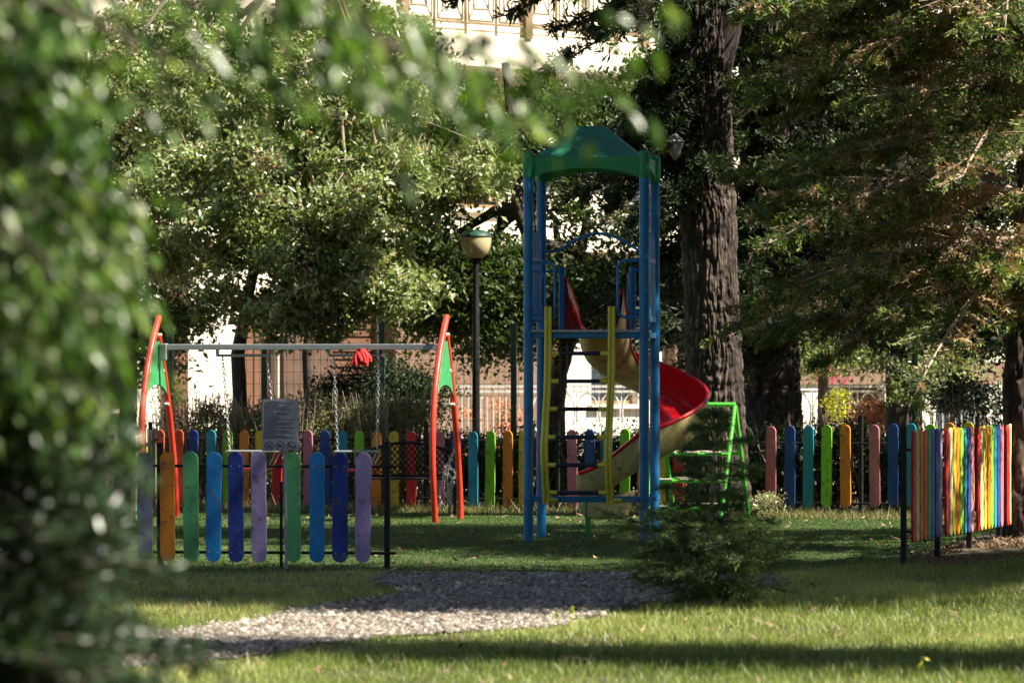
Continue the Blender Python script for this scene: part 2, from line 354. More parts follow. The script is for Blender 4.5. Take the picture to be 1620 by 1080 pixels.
# front-left run
D1 = 37.0
X = lambda p, D: (p-HX)*D/F
A = (X(60, D1+.4), D1+.4); Bq = (X(622, D1), D1)
tl = lambda p: (X(p, D1)-X(60, D1+.4))*1.0
names = {228:'lilac',265:'orange',303:'green',340:'blue',376:'navy',413:'lilac',468:'green',507:'blue',544:'navy',581:'lilac',190:'navy',152:'blue',115:'green',78:'orange'}
fence('picket_fence', 'front fence of tall rounded orange, green, blue and lilac pickets left of the entrance', A, Bq,
      [(tl(p), c, 0) for p, c in sorted(names.items())], [(tl(62), .9), (tl(447), .62, .010), (tl(618), .915), (tl(250), .9)], [.085+.03, .74], .112, z0=.045, z1=.845, post_h=.92, post_r=.02, group='picket fences round the playground')
# rear run
A = np.array((-3.75, 52.85)); Bq = np.array((4.6, 48.78)); e2 = (Bq-A)/np.linalg.norm(Bq-A)
def trear(p):
    k = (p-HX)/F; return (k*A[1]-A[0])/(e2[0]-k*e2[1])
seq = ['pink','deep','teal','lime','orange','yellow','red']
pk = []
for i, p in enumerate([489,516,543,570,597,625,652]): pk.append((p, seq[i]))
for i, p in enumerate([697,723,750,777,805,830,857]): pk.append((p, seq[i]))
for i, p in enumerate([907,935,962,990,1018,1047,1075]): pk.append((p, seq[i]))
for i, p in enumerate([1221,1251,1280,1309,1339]): pk.append((p, seq[i]))
for i, p in enumerate([1385,1414,1443,1473,1504,1534]): pk.append((p, seq[i]))
for p, c in [(285,'coral'),(308,'navy'),(336,'teal'),(362,'lime'),(388,'orange'),(413,'yellow'),(440,'red')]: pk.append((p, c))
pk.append((255, 'coral'))
fence('picket_fence', 'rear fence of shorter rainbow pickets along the hedge behind swings and slide', A, Bq,
      [(trear(p), c, .09*max(0, (p-700)/650)) for p, c in pk], [(trear(p), .9+.08*(p > 1000)) for p in (270, 462, 672, 880, 1098, 1360, 1545)], [.14, .70+.02], .105, z0=.01, z1=.81, front=1, group='picket fences round the playground')
# right run, three and a half sections seen nearly edge-on
A = np.array((X(1436, 37.0), 37.0)); Bq = np.array((X(1612, 41.6), 41.6)); L = np.linalg.norm(Bq-A)
s8 = ['red','cream','orange','coral','green','blue','deep','lilac']; pk = []; s8b = ['red','cream','yellow','orange','lime','teal','deep','pink']
t0 = .10
for sec in range(4):
    for i in range(8):
        tt = t0+sec*1.33+i*.152
        if tt < L-.02: pk.append((tt, (s8 if sec == 0 else s8b)[i], .15))
fence('picket_fence', 'right fence of tightly set rainbow pickets seen nearly edge-on beside the cedar trunk', A, Bq, pk,
      [(0, 1.02), (1.33, .98), (2.66, .98), (3.99, .98)], [.27, .86], .11, z0=.04, z1=.85, bolts=False, group='picket fences round the playground')
# left run
A = np.array((X(150, 37.8), 37.8)); Bq = np.array((X(250, 52.6), 52.6)); L = np.linalg.norm(Bq-A); pk = []
cc = ['coral','yellow','cream','lime','teal','deep','pink']
i = 0; tt = .2
while tt < L-.1: pk.append((tt, cc[::-1][i % 7], .02)); i += 1; tt += .185 if i % 7 else .25
fence('picket_fence', 'left fence of rainbow pickets seen edge-on beside the foreground bush', A, Bq, pk, [(a, .9) for a in np.arange(0, L, 1.9)], [.14, .72], .10, z0=.03, z1=.81, bolts=False, front=-1, group='picket fences round the playground')

# ------------------------------------------------------------------ playground tower with spiral slide
def tower():
    T = thing('playground_tower', 'blue playground tower with green roof, yellow ladder and red spiral slide', 'play tower', (.137, 42.6, 0), math.atan2(-.118, .993))
    a = .967; pr = .041
    for (u, v) in ((0,0),(a,0),(0,a),(a,a)):
        p = MB().tube([(u,v,-.1),(u,v,1.0),(u,v,3.06)], pr, 20).build('post', M['tower_blue'], T, True)
        c = MB(); c.lathe((u,v,3.03), [(.047,0),(.05,.01),(.05,.19),(.045,.21),(.03,.222)], 20); c.tube([(u,v-.05,3.13),(u,v-.06,3.13)], .013, 8)
        c.build('post_cap', M['tower_green'], p, True)
        for zc in (1.72, .36):
            k = MB(); k.tube([(u,v,zc-.025),(u,v,zc+.025)], .0455, 20); sx = -1 if u > 0 else 1
            k.tube([(u+sx*.012,v-.05,zc),(u+sx*.012,v-.056,zc)], .009, 8); k.tube([(u-sx*.018,v-.046,zc),(u-sx*.018,v-.055,zc)], .009, 8)
            k.build('clamp', M['tower_blue'], p, True)
    # roof: four arched fascia beams and a truncated pyramid
    def arch(fn, name):
        poly = [(pr+.006, 3.20), (a-pr-.006, 3.20)]
        for i in range(17):
            q = i/16; uu = a-pr-.006-q*(a-2*pr-.012); poly.append((uu, 3.035+.075*math.sin(PI*q)**.8))
        return MB().prism(poly[::-1], fn, -.012, .012).build(name, M['tower_green'], T, bevel=.004)
    arch(lambda p, z, d: (p, d-.004, z), 'roof_beam'); arch(lambda p, z, d: (p, a+d, z), 'roof_beam')
    arch(lambda p, z, d: (d, p, z), 'roof_beam'); arch(lambda p, z, d: (a+d, p, z), 'roof_beam')
    b = MB(); m = a/2; h0, h1 = a/2-.035, .135; ring = []
    for (hh_, z) in ((h0, 3.20), (h1, 3.455), (h1-.02, 3.475)): ring += [(m-hh_, m-hh_, z), (m+hh_, m-hh_, z), (m+hh_, m+hh_, z), (m-hh_, m+hh_, z)]
    Fs = [(i*4+k, i*4+(k+1) % 4, i*4+4+(k+1) % 4, i*4+4+k) for i in range(2) for k in range(4)]+[(8,9,10,11)]
    b.add(ring, Fs); o = b.build('roof', M['roof_green'], T); sm = o.modifiers.new('solid', 'SOLIDIFY'); sm.thickness = .012; 
    # deck
    d = MB(); d.box((m, m, 1.757), (a-2*pr+.03, a+.10, .022)); d.build('deck', M['deck'], T, bevel=.004)
    f = MB()
    for v in (.0, a): f.box((m, v, 1.722), (a-2*pr, .035, .045))
    for u in (.0, a): f.box((u, m, 1.722), (.035, a-2*pr, .045))
    f.build('deck_frame', M['tower_blue'], T, bevel=.004)
    lb = MB(); lb.box((m, 0, .36), (a-2*pr, .045, .05)); lb.box((m, -.026, .36), (.06, .006, .03)); lb.build('low_beam', M['tower_blue'], T, bevel=.005)
    # side panels of vertical slats above the deck
    for u in (0, a):
        b = MB(); n = 9
        for i in range(n):
            vv = pr+.03+i*(a-2*pr-.06)/(n-1); top = 2.5+.09*math.sin(PI*i/(n-1)); b.box((u, vv, (1.83+top)/2), (.022, .055, top-1.83))
        b.box((u, m, 1.86), (.028, a-2*pr, .04)); b.box((u, m, 2.35), (.028, a-2*pr, .04)); b.build('side_panel', M['tower_blue'], T, bevel=.003)
    # arched top bar at the rear
    pts = [(.03, a, 2.44), (.11, a, 2.44)]+[(.16+.66*i/14, a, 2.45+.14*math.sin(PI*i/14)) for i in range(15)]+[(a-.03, a, 2.43)]
    MB().tube(pts, .012, 10).build('arch_bar', M['tower_blue'], T, True)
    # looped hand rails by the ladder opening
    def loop(u0, du, z0, z1, r=.012):
        s = 1 if du > 0 else -1; c = .06; W = abs(du); P = [(u0, -.0, z1)]
        P += [(u0+s*(W-c), 0, z1)]+[(u0+s*(W-c+c*math.sin(q)), 0, z1-c+c*math.cos(q)) for q in (.4,.8,1.2,1.57)]
        P += [(u0+s*(W-c+c*math.cos(q)), 0, z0+c-c*math.sin(q)) for q in (0,.4,.8,1.2,1.57)]+[(u0, 0, z0)]
        return MB().tube(P, r, 8).build('hand_rail', M['tower_blue'], T, True)
    loop(.035, .185, 1.85, 2.325); loop(.035, .105, 1.89, 2.25, .009); loop(a-.035, -.185, 1.87, 2.34); loop(a-.035, -.10, 1.91, 2.26, .009)
    for u in (.173, .775):
        MB().tube([(u, a+.01, 1.70), (u, a+.01, 2.31)], .026, 14).build('entry_post', M['tower_blue'], T, True)
        MB().tube([(u, a+.01, 2.27), (.02 if u < .5 else a-.02, a+.005, 2.27)], .011, 8).build('rail', M['tower_blue'], T, True)
    # ladder
    lad_v = lambda z: -.05-.27*math.exp(-((z-.78)/.42)**2)-.02*(z < .9)
    for u in (.17, .70):
        b = MB(); zs = np.linspace(.33, 1.96, 34)
        for off in (-.0165, .0165):
            pts = [(u+off-.03*(.33+.05-z if z < .38 else 0), lad_v(z)+.045*0, z) for z in zs]; b.tube(pts, .015, 8)
        pts = [(u, lad_v(z)+.014, z) for z in zs]; b.tube(pts, .013, 6)
        b.tube([(u, lad_v(.37), .35), (u+.07, -.03, .35)], .021, 10)
        b.build('ladder_rail', M['ladder_yellow'], T, True)
    for z in (1.57, 1.34, 1.11, .88, .65, .42):
        v = lad_v(z)
        r_ = MB().tube([(.265, v, z), (.605, v, z)], .017, 10).build('rung', M['rung'], T, True)
        for (qa, qb) in ((.20, .262), (.608, .67)): MB().tube([(qa, v, z), (qb, v, z)], .019, 10).build('rung_end', M['ladder_yellow'], r_, True)
    for ua, dr in ((.185, 1), (.765, -1)):
        k = 1 if dr > 0 else .35; b = MB(); b.prism([(ua, 1.73), (ua+dr*.155*k, 1.73), (ua+dr*.12*k, 1.90), (ua+dr*.07*k, 2.02), (ua+dr*.02*k, 2.12), (ua, 2.12)][::dr], lambda p, z, d: (p, a+.05+d, z), -.012, .012); b.build('slide_hood', M['slide_red'], T, bevel=.006)
    # spiral slide
    Rr, hw = .34, .205; path = []
    u0, cv = .47, 1.60
    for i in range(10): path.append((u0, .96+(cv-.96)*i/10, (0, 1), i/10*.64))
    Ls = .64
    for i in range(49):
        q = 1.5*PI*i/48; path.append((u0+Rr-Rr*math.cos(q), cv+Rr*math.sin(q), (math.sin(q), math.cos(q)), Ls+Rr*q))
    Lh = Ls+Rr*1.5*PI
    for i in range(1, 11): path.append((u0+Rr-.5*i/10, cv-Rr, (-1, 0), Lh+.5*i/10))
    Lt = Lh+.5
    def zf(s): return float(np.interp(s, [0, .2, Ls, Ls+Rr*PI/2, Ls+Rr*PI, Lh, Lh+.3, Lt], [1.745, 1.70, 1.50, 1.21, .91, .60, .40, .345]))
    def sect(s, off):
        lh = float(np.interp(s, [0, .25, .6, Lh, Lt], [.46, .40, .34, .27, .20])); rh = float(np.interp(s, [0, .3, .6, Lt], [.36, .25, .20, .19]))
        P = []
        for i in range(21):
            q = -1+2*i/20; l = -hw*math.sin(q*PI/2)*-1; 
            hh_ = (lh if q < 0 else rh)*(abs(q)**2.6)
            fl = 1+(.25 if q < 0 else .0)*max(0, 1-s/.4)*abs(q)**3
            l = math.copysign(abs(math.sin(q*PI/2))**.85*hw, q)*fl
            nx = q; P.append((l+off*nx*1.0, hh_-off*(1-abs(nx)**2)))
        return P      # l<0 is the left (outer) side of the turn
    def surf(off):
        V = []; n = 21
        for (u, v, t, s) in path:
            rx, ry = t[1], -t[0]; z = zf(s)
            for (l, h) in sect(s, off): V.append((u+rx*l, v+ry*l, z+h))
        Fs = [(i*n+k, i*n+k+1, (i+1)*n+k+1, (i+1)*n+k) for i in range(len(path)-1) for k in range(n-1)]
        return V, Fs
    V, Fs = surf(0); sl_ = MB().add(V, Fs).build('slide', M['slide_red'], T, True)
    V2, F2 = surf(.02); MB().add(V2, [f[::-1] for f in F2]).build('outer_shell', M['slide_cream'], sl_, True)
    for k in (0, 20):
        pts = [((np.array(V[i*21+k])+np.array(V2[i*21+k]))/2) for i in range(len(path))]; MB().tube(pts, .019, 8).build('rim', M['slide_red'], sl_, True)
    i = len(path)-1; pts = [((np.array(V[i*21+k])+np.array(V2[i*21+k]))/2) for k in range(21)]; MB().tube(pts, .02, 8).build('lip', M['slide_cream'], sl_, True)
    # skirt under the chute exit
    b = MB(); vs = cv-Rr; poly = [(-.13,0),(.22,0),(.30,.25),(-.19,.13)]
    b.prism([(p[0]+.48, p[1]+.16) for p in poly], lambda p, z, d: (p, vs+d, z), -.11, .11); b.build('chute_foot', M['slide_cream'], sl_, bevel=.03)
    b = MB(); b.tube([(u0+Rr, cv-.02, -.05), (u0+Rr, cv-.02, 1.9)], .035, 12); b.build('centre_pole', M['tower_green'], sl_, True)
    b = MB()
    for q in (.5*PI, PI): b.tube([(u0+Rr, cv, zf(Ls+Rr*q)-.05), (u0+Rr-(Rr)*math.cos(q), cv+Rr*math.sin(q), zf(Ls+Rr*q)-.03)], .016, 8)
    b.build('arm', M['tower_green'], sl_, True)
    b = MB(); b.tube([(.37, vs-.1, -.05), (.36, vs-.1, .36)], .013, 8); b.tube([(.37, vs+.1, -.05), (.36, vs+.1, .36)], .013, 8); b.build('support', M['tower_green'], sl_, True)
tower()

# ------------------------------------------------------------------ swing set
def chain(b, P, Q, r=.0045, ll=.045):
    P, Q = Vector(P), Vector(Q); L = (Q-P).length; n = max(2, int(L/(ll*.72))); t = (Q-P).normalized()
    a0 = t.orthogonal().normalized(); b0 = t.cross(a0)
    for i in range(n):
        c = P+(Q-P)*((i+.5)/n); a = (a0+b0) if i % 2 else (a0-b0); a.normalize()
        pts = [c+t*(ll/2*math.cos(2*PI*k/8))+a*(.013*math.sin(2*PI*k/8)) for k in range(9)]
        b.tube(pts, r, 5, cap=False)
def swing():
    S = thing('swing_set', 'grey beam swing set on curved red legs with green panels', 'swing set', (-.625, 48.2, 0), math.atan2(.50, -2.745))
    Lb = 2.79     # local +x runs from the right frame to the left frame, local y = depth (away is negative here)
    cf = np.polyfit([0, .6, .87, 1.4, 1.92], [.50, .62, .63, .42, -.04], 3)
    def leg_y(side, z): return float(np.polyval(cf, z)) if side > 0 else -.74*(1-(max(z, 0)/1.80)**1.6)
    for fx in (0, Lb):
        sg = 1
        # local y: +y points towards the viewer after the turn
        def leg(side, top_z, x0, name):
            P = [(x0+fx, leg_y(side, z), z) for z in np.linspace(-.05, top_z, 25)]
            return MB().tube(P, .030, 14).build(name, M['swing_red'], S, True)
        leg(1, 1.93, 0, 'leg'); l2 = leg(-1, 1.76, -.0, 'leg')
        c = MB(); c.lathe((fx, -.05, 1.755), [(.031,0),(.031,.012),(.02,.022)], 14); c.build('leg_cap', M['ivory'], l2, True)
        poly = [(leg_y(1, z), z) for z in np.linspace(.93, 1.70, 8)]+[(leg_y(-1, z), z) for z in np.linspace(1.70, .93, 8)]
        ya_, yb_ = leg_y(-1, .93)+.04, leg_y(1, .93)-.04
        arc = [((ya_+yb_)/2-(yb_-ya_)/2*math.cos(PI*i/12), .96+.33*math.sin(PI*i/12)**.75) for i in range(13)]
        MB().prism(poly+arc, lambda y_, z, d: (fx+d, y_, z), -.012, .012).build('panel', M['panel_green'], S)
        b = MB()
        for z in (1.1, 1.42):
            for s2 in (1, -1): b = MB(); b.tube([(fx-.02, leg_y(s2, z)-s2*.05, z), (fx+.02, leg_y(s2, z)-s2*.05, z)], .015, 8); b.build('bolt', M['ivory'], S, True)
    MB().box((Lb/2, 0, 1.645), (Lb+.02, .06, .055)).build('beam', M['steel'], S, bevel=.006)
    b = MB(); b.box((Lb-.06, 0, 1.60), (.07, .10, .16)); b.build('bracket', M['steel'], S, bevel=.01)
    for (pa, pb, sa, sb, zs) in ((430, 342, 437, 362, .60), (608, 520, 597, 534, .60)):
        xa, xb = [(-.625-X(p, 48.4))/.9838 for p in (pa, pb)]; ya, yb = [(-.625-X(p, 48.4))/.9838 for p in (sa, sb)]
        h = MB(); h.tube([(xa, 0, 1.565), (xb, 0, 1.565)], .013, 8)
        for q in (xa, xb): h.box((q, 0, 1.59), (.02, .05, .075))
        h.build('hanger', M['steel'], S)
        seat = MB(); cx = (ya+yb)/2; wdt = abs(yb-ya)*.36
        for k, (px_, sx) in enumerate(((xa-.07*(1), ya), (xb+.07, yb))): pass
        z0 = .50
        poly = [(-wdt, z0+.01), (-wdt*.8, z0-.03), (wdt*.8, z0-.03), (wdt, z0+.01), (wdt*.8, z0), (-wdt*.8, z0)]
        seat.prism(poly, lambda p, z, d: (cx+p, d, z), -.09, .09); so_ = seat.build('swing_seat', M['swing_red'], S, bevel=.006)
        g = MB(); g.tube([(ya, .1, .66), (yb, .1, .66)], .011, 8); g.tube([(ya, -.1, .66), (yb, -.1, .66)], .011, 8)
        g.tube([(ya, -.1, .66), (ya, .1, .66)], .011, 8); g.tube([(yb, -.1, .66), (yb, .1, .66)], .011, 8)
        for q in (-1, 1):
            for d in (-.1, .1): g.tube([(cx+q*wdt*1.0, d*.8, .5), (cx+q*wdt*1.5, d, .66)], .006, 6)
        g.build('safety_bar', M['steel'], so_)
        for (tx, bx) in ((xa-.05*(1 if xa > xb else -1), ya), (xb+.05*(1 if xa > xb else -1), yb)):
            b = MB(); chain(b, (tx, 0, 1.555), (bx, 0, .68)); b.build('chain', M['chain'], so_)
swing()
# red cloth tied to the swing hanger
b = MB(); c0 = at(571, 556, 48.15)
for i in range(15):
    a = 2*PI*i/15; r0, r1 = .03, .07+random.uniform(-.01, .025); d = random.uniform(.09, .16)
    p = [(c0[0]+math.cos(a)*(r0+(r1-r0)*q)+.02*math.sin(i+q*3), c0[1]+math.sin(a)*(r0+(r1-r0)*q)*.6, c0[2]-d*q) for q in (0,.35,.7,1)]
    b.tube(p, [.018, .02, .018, .012], 6)
b.tube([(c0[0], c0[1], c0[2]+.03), (c0[0], c0[1], c0[2]-.05)], .04, 10)
tag(b.build('red_cloth', M['cloth_red'], None, True), 'fringed red cloth bundle hanging under the grey swing beam', 'cloth')
# loose chain hung behind the right leg
b = MB(); base = at(708, 735, 48.9); P = [base]
for j in range(5):
    ph = j*1.3; pts = []
    for i in range(9):
        q = i/8; pts.append(base+np.array([.045*math.sin(ph+q*6.5)*(1-.3*q)+(.02*j-.04), .02*math.cos(ph+q*5), -.40*q*(1-.1*j)]))
    for i in range(8): chain(b, pts[i], pts[i+1], .004, .035)
top = at(722, 705, 48.85); chain(b, base, top, .004, .035)
tag(b.build('chain_bundle', M['chain'], None), 'tangled silver chain bundle hanging by the right swing leg', 'chain')

# ------------------------------------------------------------------ climbing frame
def climber():
    o = at(1103, 578, 48.2); G_ = thing('climbing_frame', 'small bright green A-frame climber with ivory treads behind the fir', 'climbing frame', (o[0], 48.2, 0), math.atan2(-.118, .993))
    hw_, H = .355, 1.11
    foot = {1: .62, -1: -.62}
    for u in (-hw_, hw_):
        for s in (1, -1):
            MB().tube([(u, s*.03, H-.02), (u+.10*s, s*.55, -.05)], .021, 12).build('leg', M['climb_green'], G_, True)
    t = MB(); t.tube([(-hw_-.01, 0, H-.01), (hw_+.01, 0, H-.01)], .024, 12); t.build('top_bar', M['climb_green'], G_, True)
    c = MB(); c.box((.02, 0, H+.022), (.14, .06, .028)); c.build('grip', M['ladder_yellow'], G_, bevel=.01)
    for z in (.89, .64, .39, .14):
        for s in (1, -1):
            yy = s*(.03+(H-z)/H*.5); xo = .095*s*(H-z)/H
            r_ = MB().tube([(-hw_+xo, yy, z), (hw_+xo, yy, z)], .016, 10).build('rung', M['climb_green'], G_, True)
            e = MB()
            for k in (-.22, 0, .22): e.box((k+xo, yy, z+.018), (.15, .06, .014))
            e.build('tread', M['ivory'], r_, bevel=.004)
climber()

# ------------------------------------------------------------------ notice board
def sign():
    D = 36.9; o = at(450, 578, D); S = thing('notice_sign', 'grey notice board with text lines and three prohibition symbols on thin post', 'sign', (o[0], D, 0), math.radians(4))
    MB().tube([(.015, 0, -.05), (.0, 0, .88), (-.004, 0, 1.12)], .0115, 10).build('post', M['postgrey'], S, True)
    w_, h_ = .262, .372; cx, z0 = -.031, .855
    bd = MB(); bd.box((cx, -.018, z0+h_/2), (w_, .006, h_)); o = bd.build('board', M['sign_grey'], S, bevel=.002)
    t = MB(); R2 = random.Random(3); yf = -.0225
    lines = [(.94,.88,0),(.0,0,0)]
    z = z0+h_-.020
    rows = [.55,.93,.45,.82,.68,.86,.30,.80,.72,.42,.55,.95,.40,.88,.82,.42,.90,.35,.80,.92,.36,.70,.94]
    for i, L in enumerate(rows):
        x = cx-w_/2+.016+(.02 if i == 0 else 0); xe = cx-w_/2+.016+L*(w_-.032)
        while x < xe:
            ww = R2.uniform(.008, .028)
            # each word as a row of tiny strokes
            xs = x
            while xs < min(x+ww, xe):
                hh_ = .0058 if R2.random() > .3 else .0082; t.box((xs, yf, z+hh_/2), (.0017, .001, hh_)); t.box((xs+.001, yf, z+R2.choice((.0006, .003, .0052))), (.0026, .001, .0012)); xs += .0036
            x += ww+.0045
        z -= .0118
    t.build('text', M['ink'], o)
    zc = z0+.036
    for k, cxk in enumerate((cx-.081, cx, cx+.081)):
        r = MB(); r.tube([(cxk+.031*math.cos(2*PI*i/28), yf, zc+.031*math.sin(2*PI*i/28)) for i in range(29)], .0022, 5, cap=False)
        r.tube([(cxk-.022, yf-.001, zc+.022), (cxk+.022, yf-.001, zc-.022)], .0018, 5)
        if k == 0:     # bicycle
            for q in (-.0115, .0115): r.tube([(cxk+q+.0085*math.cos(2*PI*i/14), yf, zc-.006+.0085*math.sin(2*PI*i/14)) for i in range(15)], .0013, 4, cap=False)
            r.tube([(cxk-.0115, yf, zc-.006), (cxk-.005, yf, zc+.008), (cxk+.008, yf, zc+.008), (cxk+.0115, yf, zc-.006)], .0013, 4); r.tube([(cxk, yf, zc-.006), (cxk+.008, yf, zc+.008), (cxk+.006, yf, zc+.014), (cxk+.012, yf, zc+.014)], .0013, 4)
        elif k == 1:   # dog
            r.prism([(-.019,.006),(-.015,.010),(-.009,.005),(.008,.005),(.012,.012),(.017,.012),(.021,.007),(.015,.004),(.011,-.003),(.012,-.014),(.009,-.014),(.007,-.004),(-.008,-.004),(-.010,-.014),(-.013,-.014),(-.012,.001)], lambda a, c, d: (cxk+a, yf+d, zc+c), -.0012, .0006)
        else:          # skateboard
            r.tube([(cxk-.022, yf, zc+.008), (cxk-.014, yf, zc+.003), (cxk+.014, yf, zc-.007), (cxk+.022, yf, zc-.006)], .003, 5)
            for q in ((-.012, -.003), (.012, -.012)): r.tube([(cxk+q[0], yf+.001, zc+q[1]), (cxk+q[0], yf-.001, zc+q[1])], .0038, 8)
        r.build('symbol', M['ink'], o)
    MB().box((cx, -.0125, z0+h_/2), (w_*.5, .004, .02)).build('bracket', M['postgrey'], S)
sign()

# ------------------------------------------------------------------ street lamp
def lamp():
    D = 56.5; o = at(753, 578, D); L = thing('street_lamp', 'park lamp with amber bowl and dark green cap on black pole', 'street lamp', (o[0], D, 0))
    b = MB(); b.lathe((0,0,0), [(.10,-.05),(.10,.1),(.06,.2),(.045,.35),(.042,1.4),(.045,1.42),(.04,1.45),(.040,2.2),(.034,2.22),(.034,2.62)], 18); b.build('pole', M['blackmetal'], L, True)
    b = MB(); b.lathe((0,0,2.62), [(.05,0),(.07,.02),(.055,.035)], 20); b.build('collar', M['blackmetal'], L, True)
    g = MB(); g.lathe((0,0,2.65), [(.062,0),(.10,.025),(.138,.07),(.16,.125),(.168,.18),(.168,.235)], 28); g = g.build('globe', M['globe'], L, True)
    MB().lathe((0,0,2.66), [(.02,.0),(.03,.02),(.035,.06),(.03,.10),(.012,.12)], 14).build('bulb', M['ivory'], L, True)
    c = MB(); c.lathe((0,0,2.885), [(.174,0),(.176,.012),(.16,.035),(.125,.062),(.07,.08),(.015,.086)], 28); c.build('cap', M['cap_green'], L, True)
lamp()

# ------------------------------------------------------------------ bench
def bench():
    D = 49.7; o = at(641, 578, D); B_ = thing('bench', 'black metal bench with arched lattice back in front of rear fence', 'bench', (o[0], D, 0), math.radians(-6))
    hw_ = .50; topz = lambda x: .60+.12*math.cos(x/hw_*PI/2)
    fr = MB(); pts = [(-hw_, .18, .36)]+[(x, .20, topz(x)) for x in np.linspace(-hw_, hw_, 17)]+[(hw_, .18, .36)]; fr.tube(pts, .016, 8); fr.tube([(-hw_, .17, .40), (hw_, .17, .40)], .013, 8)
    for x in (-.17, .17): fr.tube([(x, .17, .40), (x, .20, topz(x))], .011, 6)
    bk = fr.build('backrest', M['blackmetal'], B_, True)
    l = MB()
    for s in (1, -1):
        for x0 in np.arange(-.95, 1.0, .055):
            P = []
            for q in np.linspace(0, 1, 13):
                z = .40+.33*q; x_ = x0+s*.28*q
                if abs(x_) < hw_ and z < topz(x_): P.append((x_, .185+.003*s, z))
            if len(P) > 1: l.tube(P, .006, 4)
    l.build('lattice', M['blackmetal'], bk)
    st = MB()
    for i in range(6): st.box((0, -.18+i*.068, .375), (2*hw_-.02, .05, .018))
    st.build('seat', M['blackmetal'], B_, bevel=.004)
    for x in (-hw_+.04, hw_-.04):
        a = MB(); a.tube([(x, -.2, -.03), (x, -.17, .36), (x, -.19, .52), (x, -.1, .56), (x, .17, .55)], .016, 8); a.tube([(x, .24, -.03), (x, .17, .36)], .016, 8); a.build('leg', M['blackmetal'], B_, True)
bench()

# ------------------------------------------------------------------ vegetation tools
def trunk(path, radii, name='trunk', mat='bark', nth=90, dz=.03, depth=.035, parent=None, fur=7.0):
    P = np.array(path, float); Lc = np.r_[0, np.cumsum(np.linalg.norm(np.diff(P, axis=0), axis=1))]; n = int(Lc[-1]/dz)+2
    s = np.linspace(0, Lc[-1], n); C0 = np.stack([np.interp(s, Lc, P[:, k]) for k in range(3)], 1); rr = np.interp(s, Lc, radii)
    th = np.linspace(0, 2*PI, nth, endpoint=False); TH, S = np.meshgrid(th, s); rg = rr[:, None]
    q = np.stack([np.cos(TH)*rg, np.sin(TH)*rg, S], -1)
    wq = q*np.array([1, 1, .15])*fur; wq = wq+(vn(q*3)[..., None]-.5)*1.2
    f1 = np.abs(vn(wq*1.9)-.5)*2; f2 = np.abs(vn(wq*3.7+5)-.5)*2
    f3 = np.abs(vn(q*np.array([9, 9, 13])+vn(q*20)[..., None]*.5)-.5)*2
    d = -np.clip(1-f1*2.4, 0, 1)**1.3*.85-np.clip(1-f2*3, 0, 1)*.35-np.clip(1-f3*5, 0, 1)*.45+(fbm(q, 18)-.5)*.7
    if depth < .01: d = d*.3
    r2 = rg*(1+.06*(vn(q*1.3)-.5))+d*depth
    V = np.stack([C0[:, None, 0]+np.cos(TH)*r2, C0[:, None, 1]+np.sin(TH)*r2, np.broadcast_to(C0[:, None, 2], TH.shape)], -1).reshape(-1, 3)
    i = np.arange((n-1)*nth); a = i//nth; k = i % nth; Fc = np.stack([a*nth+k, a*nth+(k+1) % nth, (a+1)*nth+(k+1) % nth, (a+1)*nth+k], 1)
    rn = np.clip(.42+.75*d.reshape(-1)[Fc[:, 0]], 0, 1)
    return link(name, npmesh(name, V, Fc, rn), M[mat], parent, True)
def leaf_arrays(P, size, asp=.5, upb=.6, dirs=None, fold=.15):
    n = len(P); d = R.normal(0, 1, (n, 3)) if dirs is None else dirs+R.normal(0, .35, (n, 3)); d /= np.linalg.norm(d, axis=1)[:, None]
    nr = R.normal(0, 1, (n, 3)); nr[:, 2] += upb*1.5; sd = np.cross(d, nr); sd /= np.linalg.norm(sd, axis=1)[:, None]+1e-9; nn = np.cross(sd, d)
    L = size[:, None]; 
    V = np.stack([P, P+d*L*.45+sd*L*asp/2+nn*L*fold, P+d*L, P+d*L*.45-sd*L*asp/2+nn*L*fold], 1).reshape(-1, 3)
    k = np.arange(n)*4; Fc = np.stack([np.stack([k, k+1, k+2], 1), np.stack([k, k+2, k+3], 1)], 1).reshape(-1, 3)
    return V, Fc
def leaves(name, P, size, mat, rnd, asp=.5, upb=.6, dirs=None, parent=None, fold=.15):
    V, Fc = leaf_arrays(P, size, asp, upb, dirs, fold); return link(name, npmesh(name, V, Fc, np.repeat(rnd, 2)), M[mat], parent)
def clump_points(ells, base=None):
    """ells: (centre, radii, n_clumps, clump_r, leaves_per_clump) -> leaf points, clump centres"""
    Ps, Cs, Tn = [], [], []
    for (c, r, nc, cr, nl) in ells:
        v = R.normal(0, 1, (nc, 3)); v /= np.linalg.norm(v, axis=1)[:, None]; v *= R.uniform(.25, 1, (nc, 1))**.5
        cc_ = np.array(c)+v*np.array(r); Cs.append(cc_)
        tone = R.normal(0, .19, nc)
        k = np.repeat(np.arange(nc), nl); a = R.normal(0, 1, (len(k), 3))*cr*np.array([1, 1, .55])*R.uniform(.6, 1.4, nc)[k][:, None]
        Ps.append(cc_[k]+a); Tn.append(tone[k])
    return np.concatenate(Ps), np.concatenate(Cs), np.concatenate(Tn)
def limbs(starts, Cs, parent, mat, r0=.012, r1=.004, name='branch', wob=.12, every=1):
    V = []; b = MB(); S = np.array(starts)
    for c in Cs[::every]:
        s = S[np.argmin(np.linalg.norm(S-c, axis=1)*R.uniform(.7, 1.3, len(S)))]; P = []
        for q in (0, .3, .6, .85, 1): 
            p = s+(c-s)*q; w_ = math.sin(PI*q)*wob; P.append(p+R.normal(0, 1, 3)*w_+np.array([0, 0, .6*w_]))
        b.tube(P, list(np.linspace(r0, r1, 5)), 5, cap=False)
    return b.build(name, M[mat], parent)
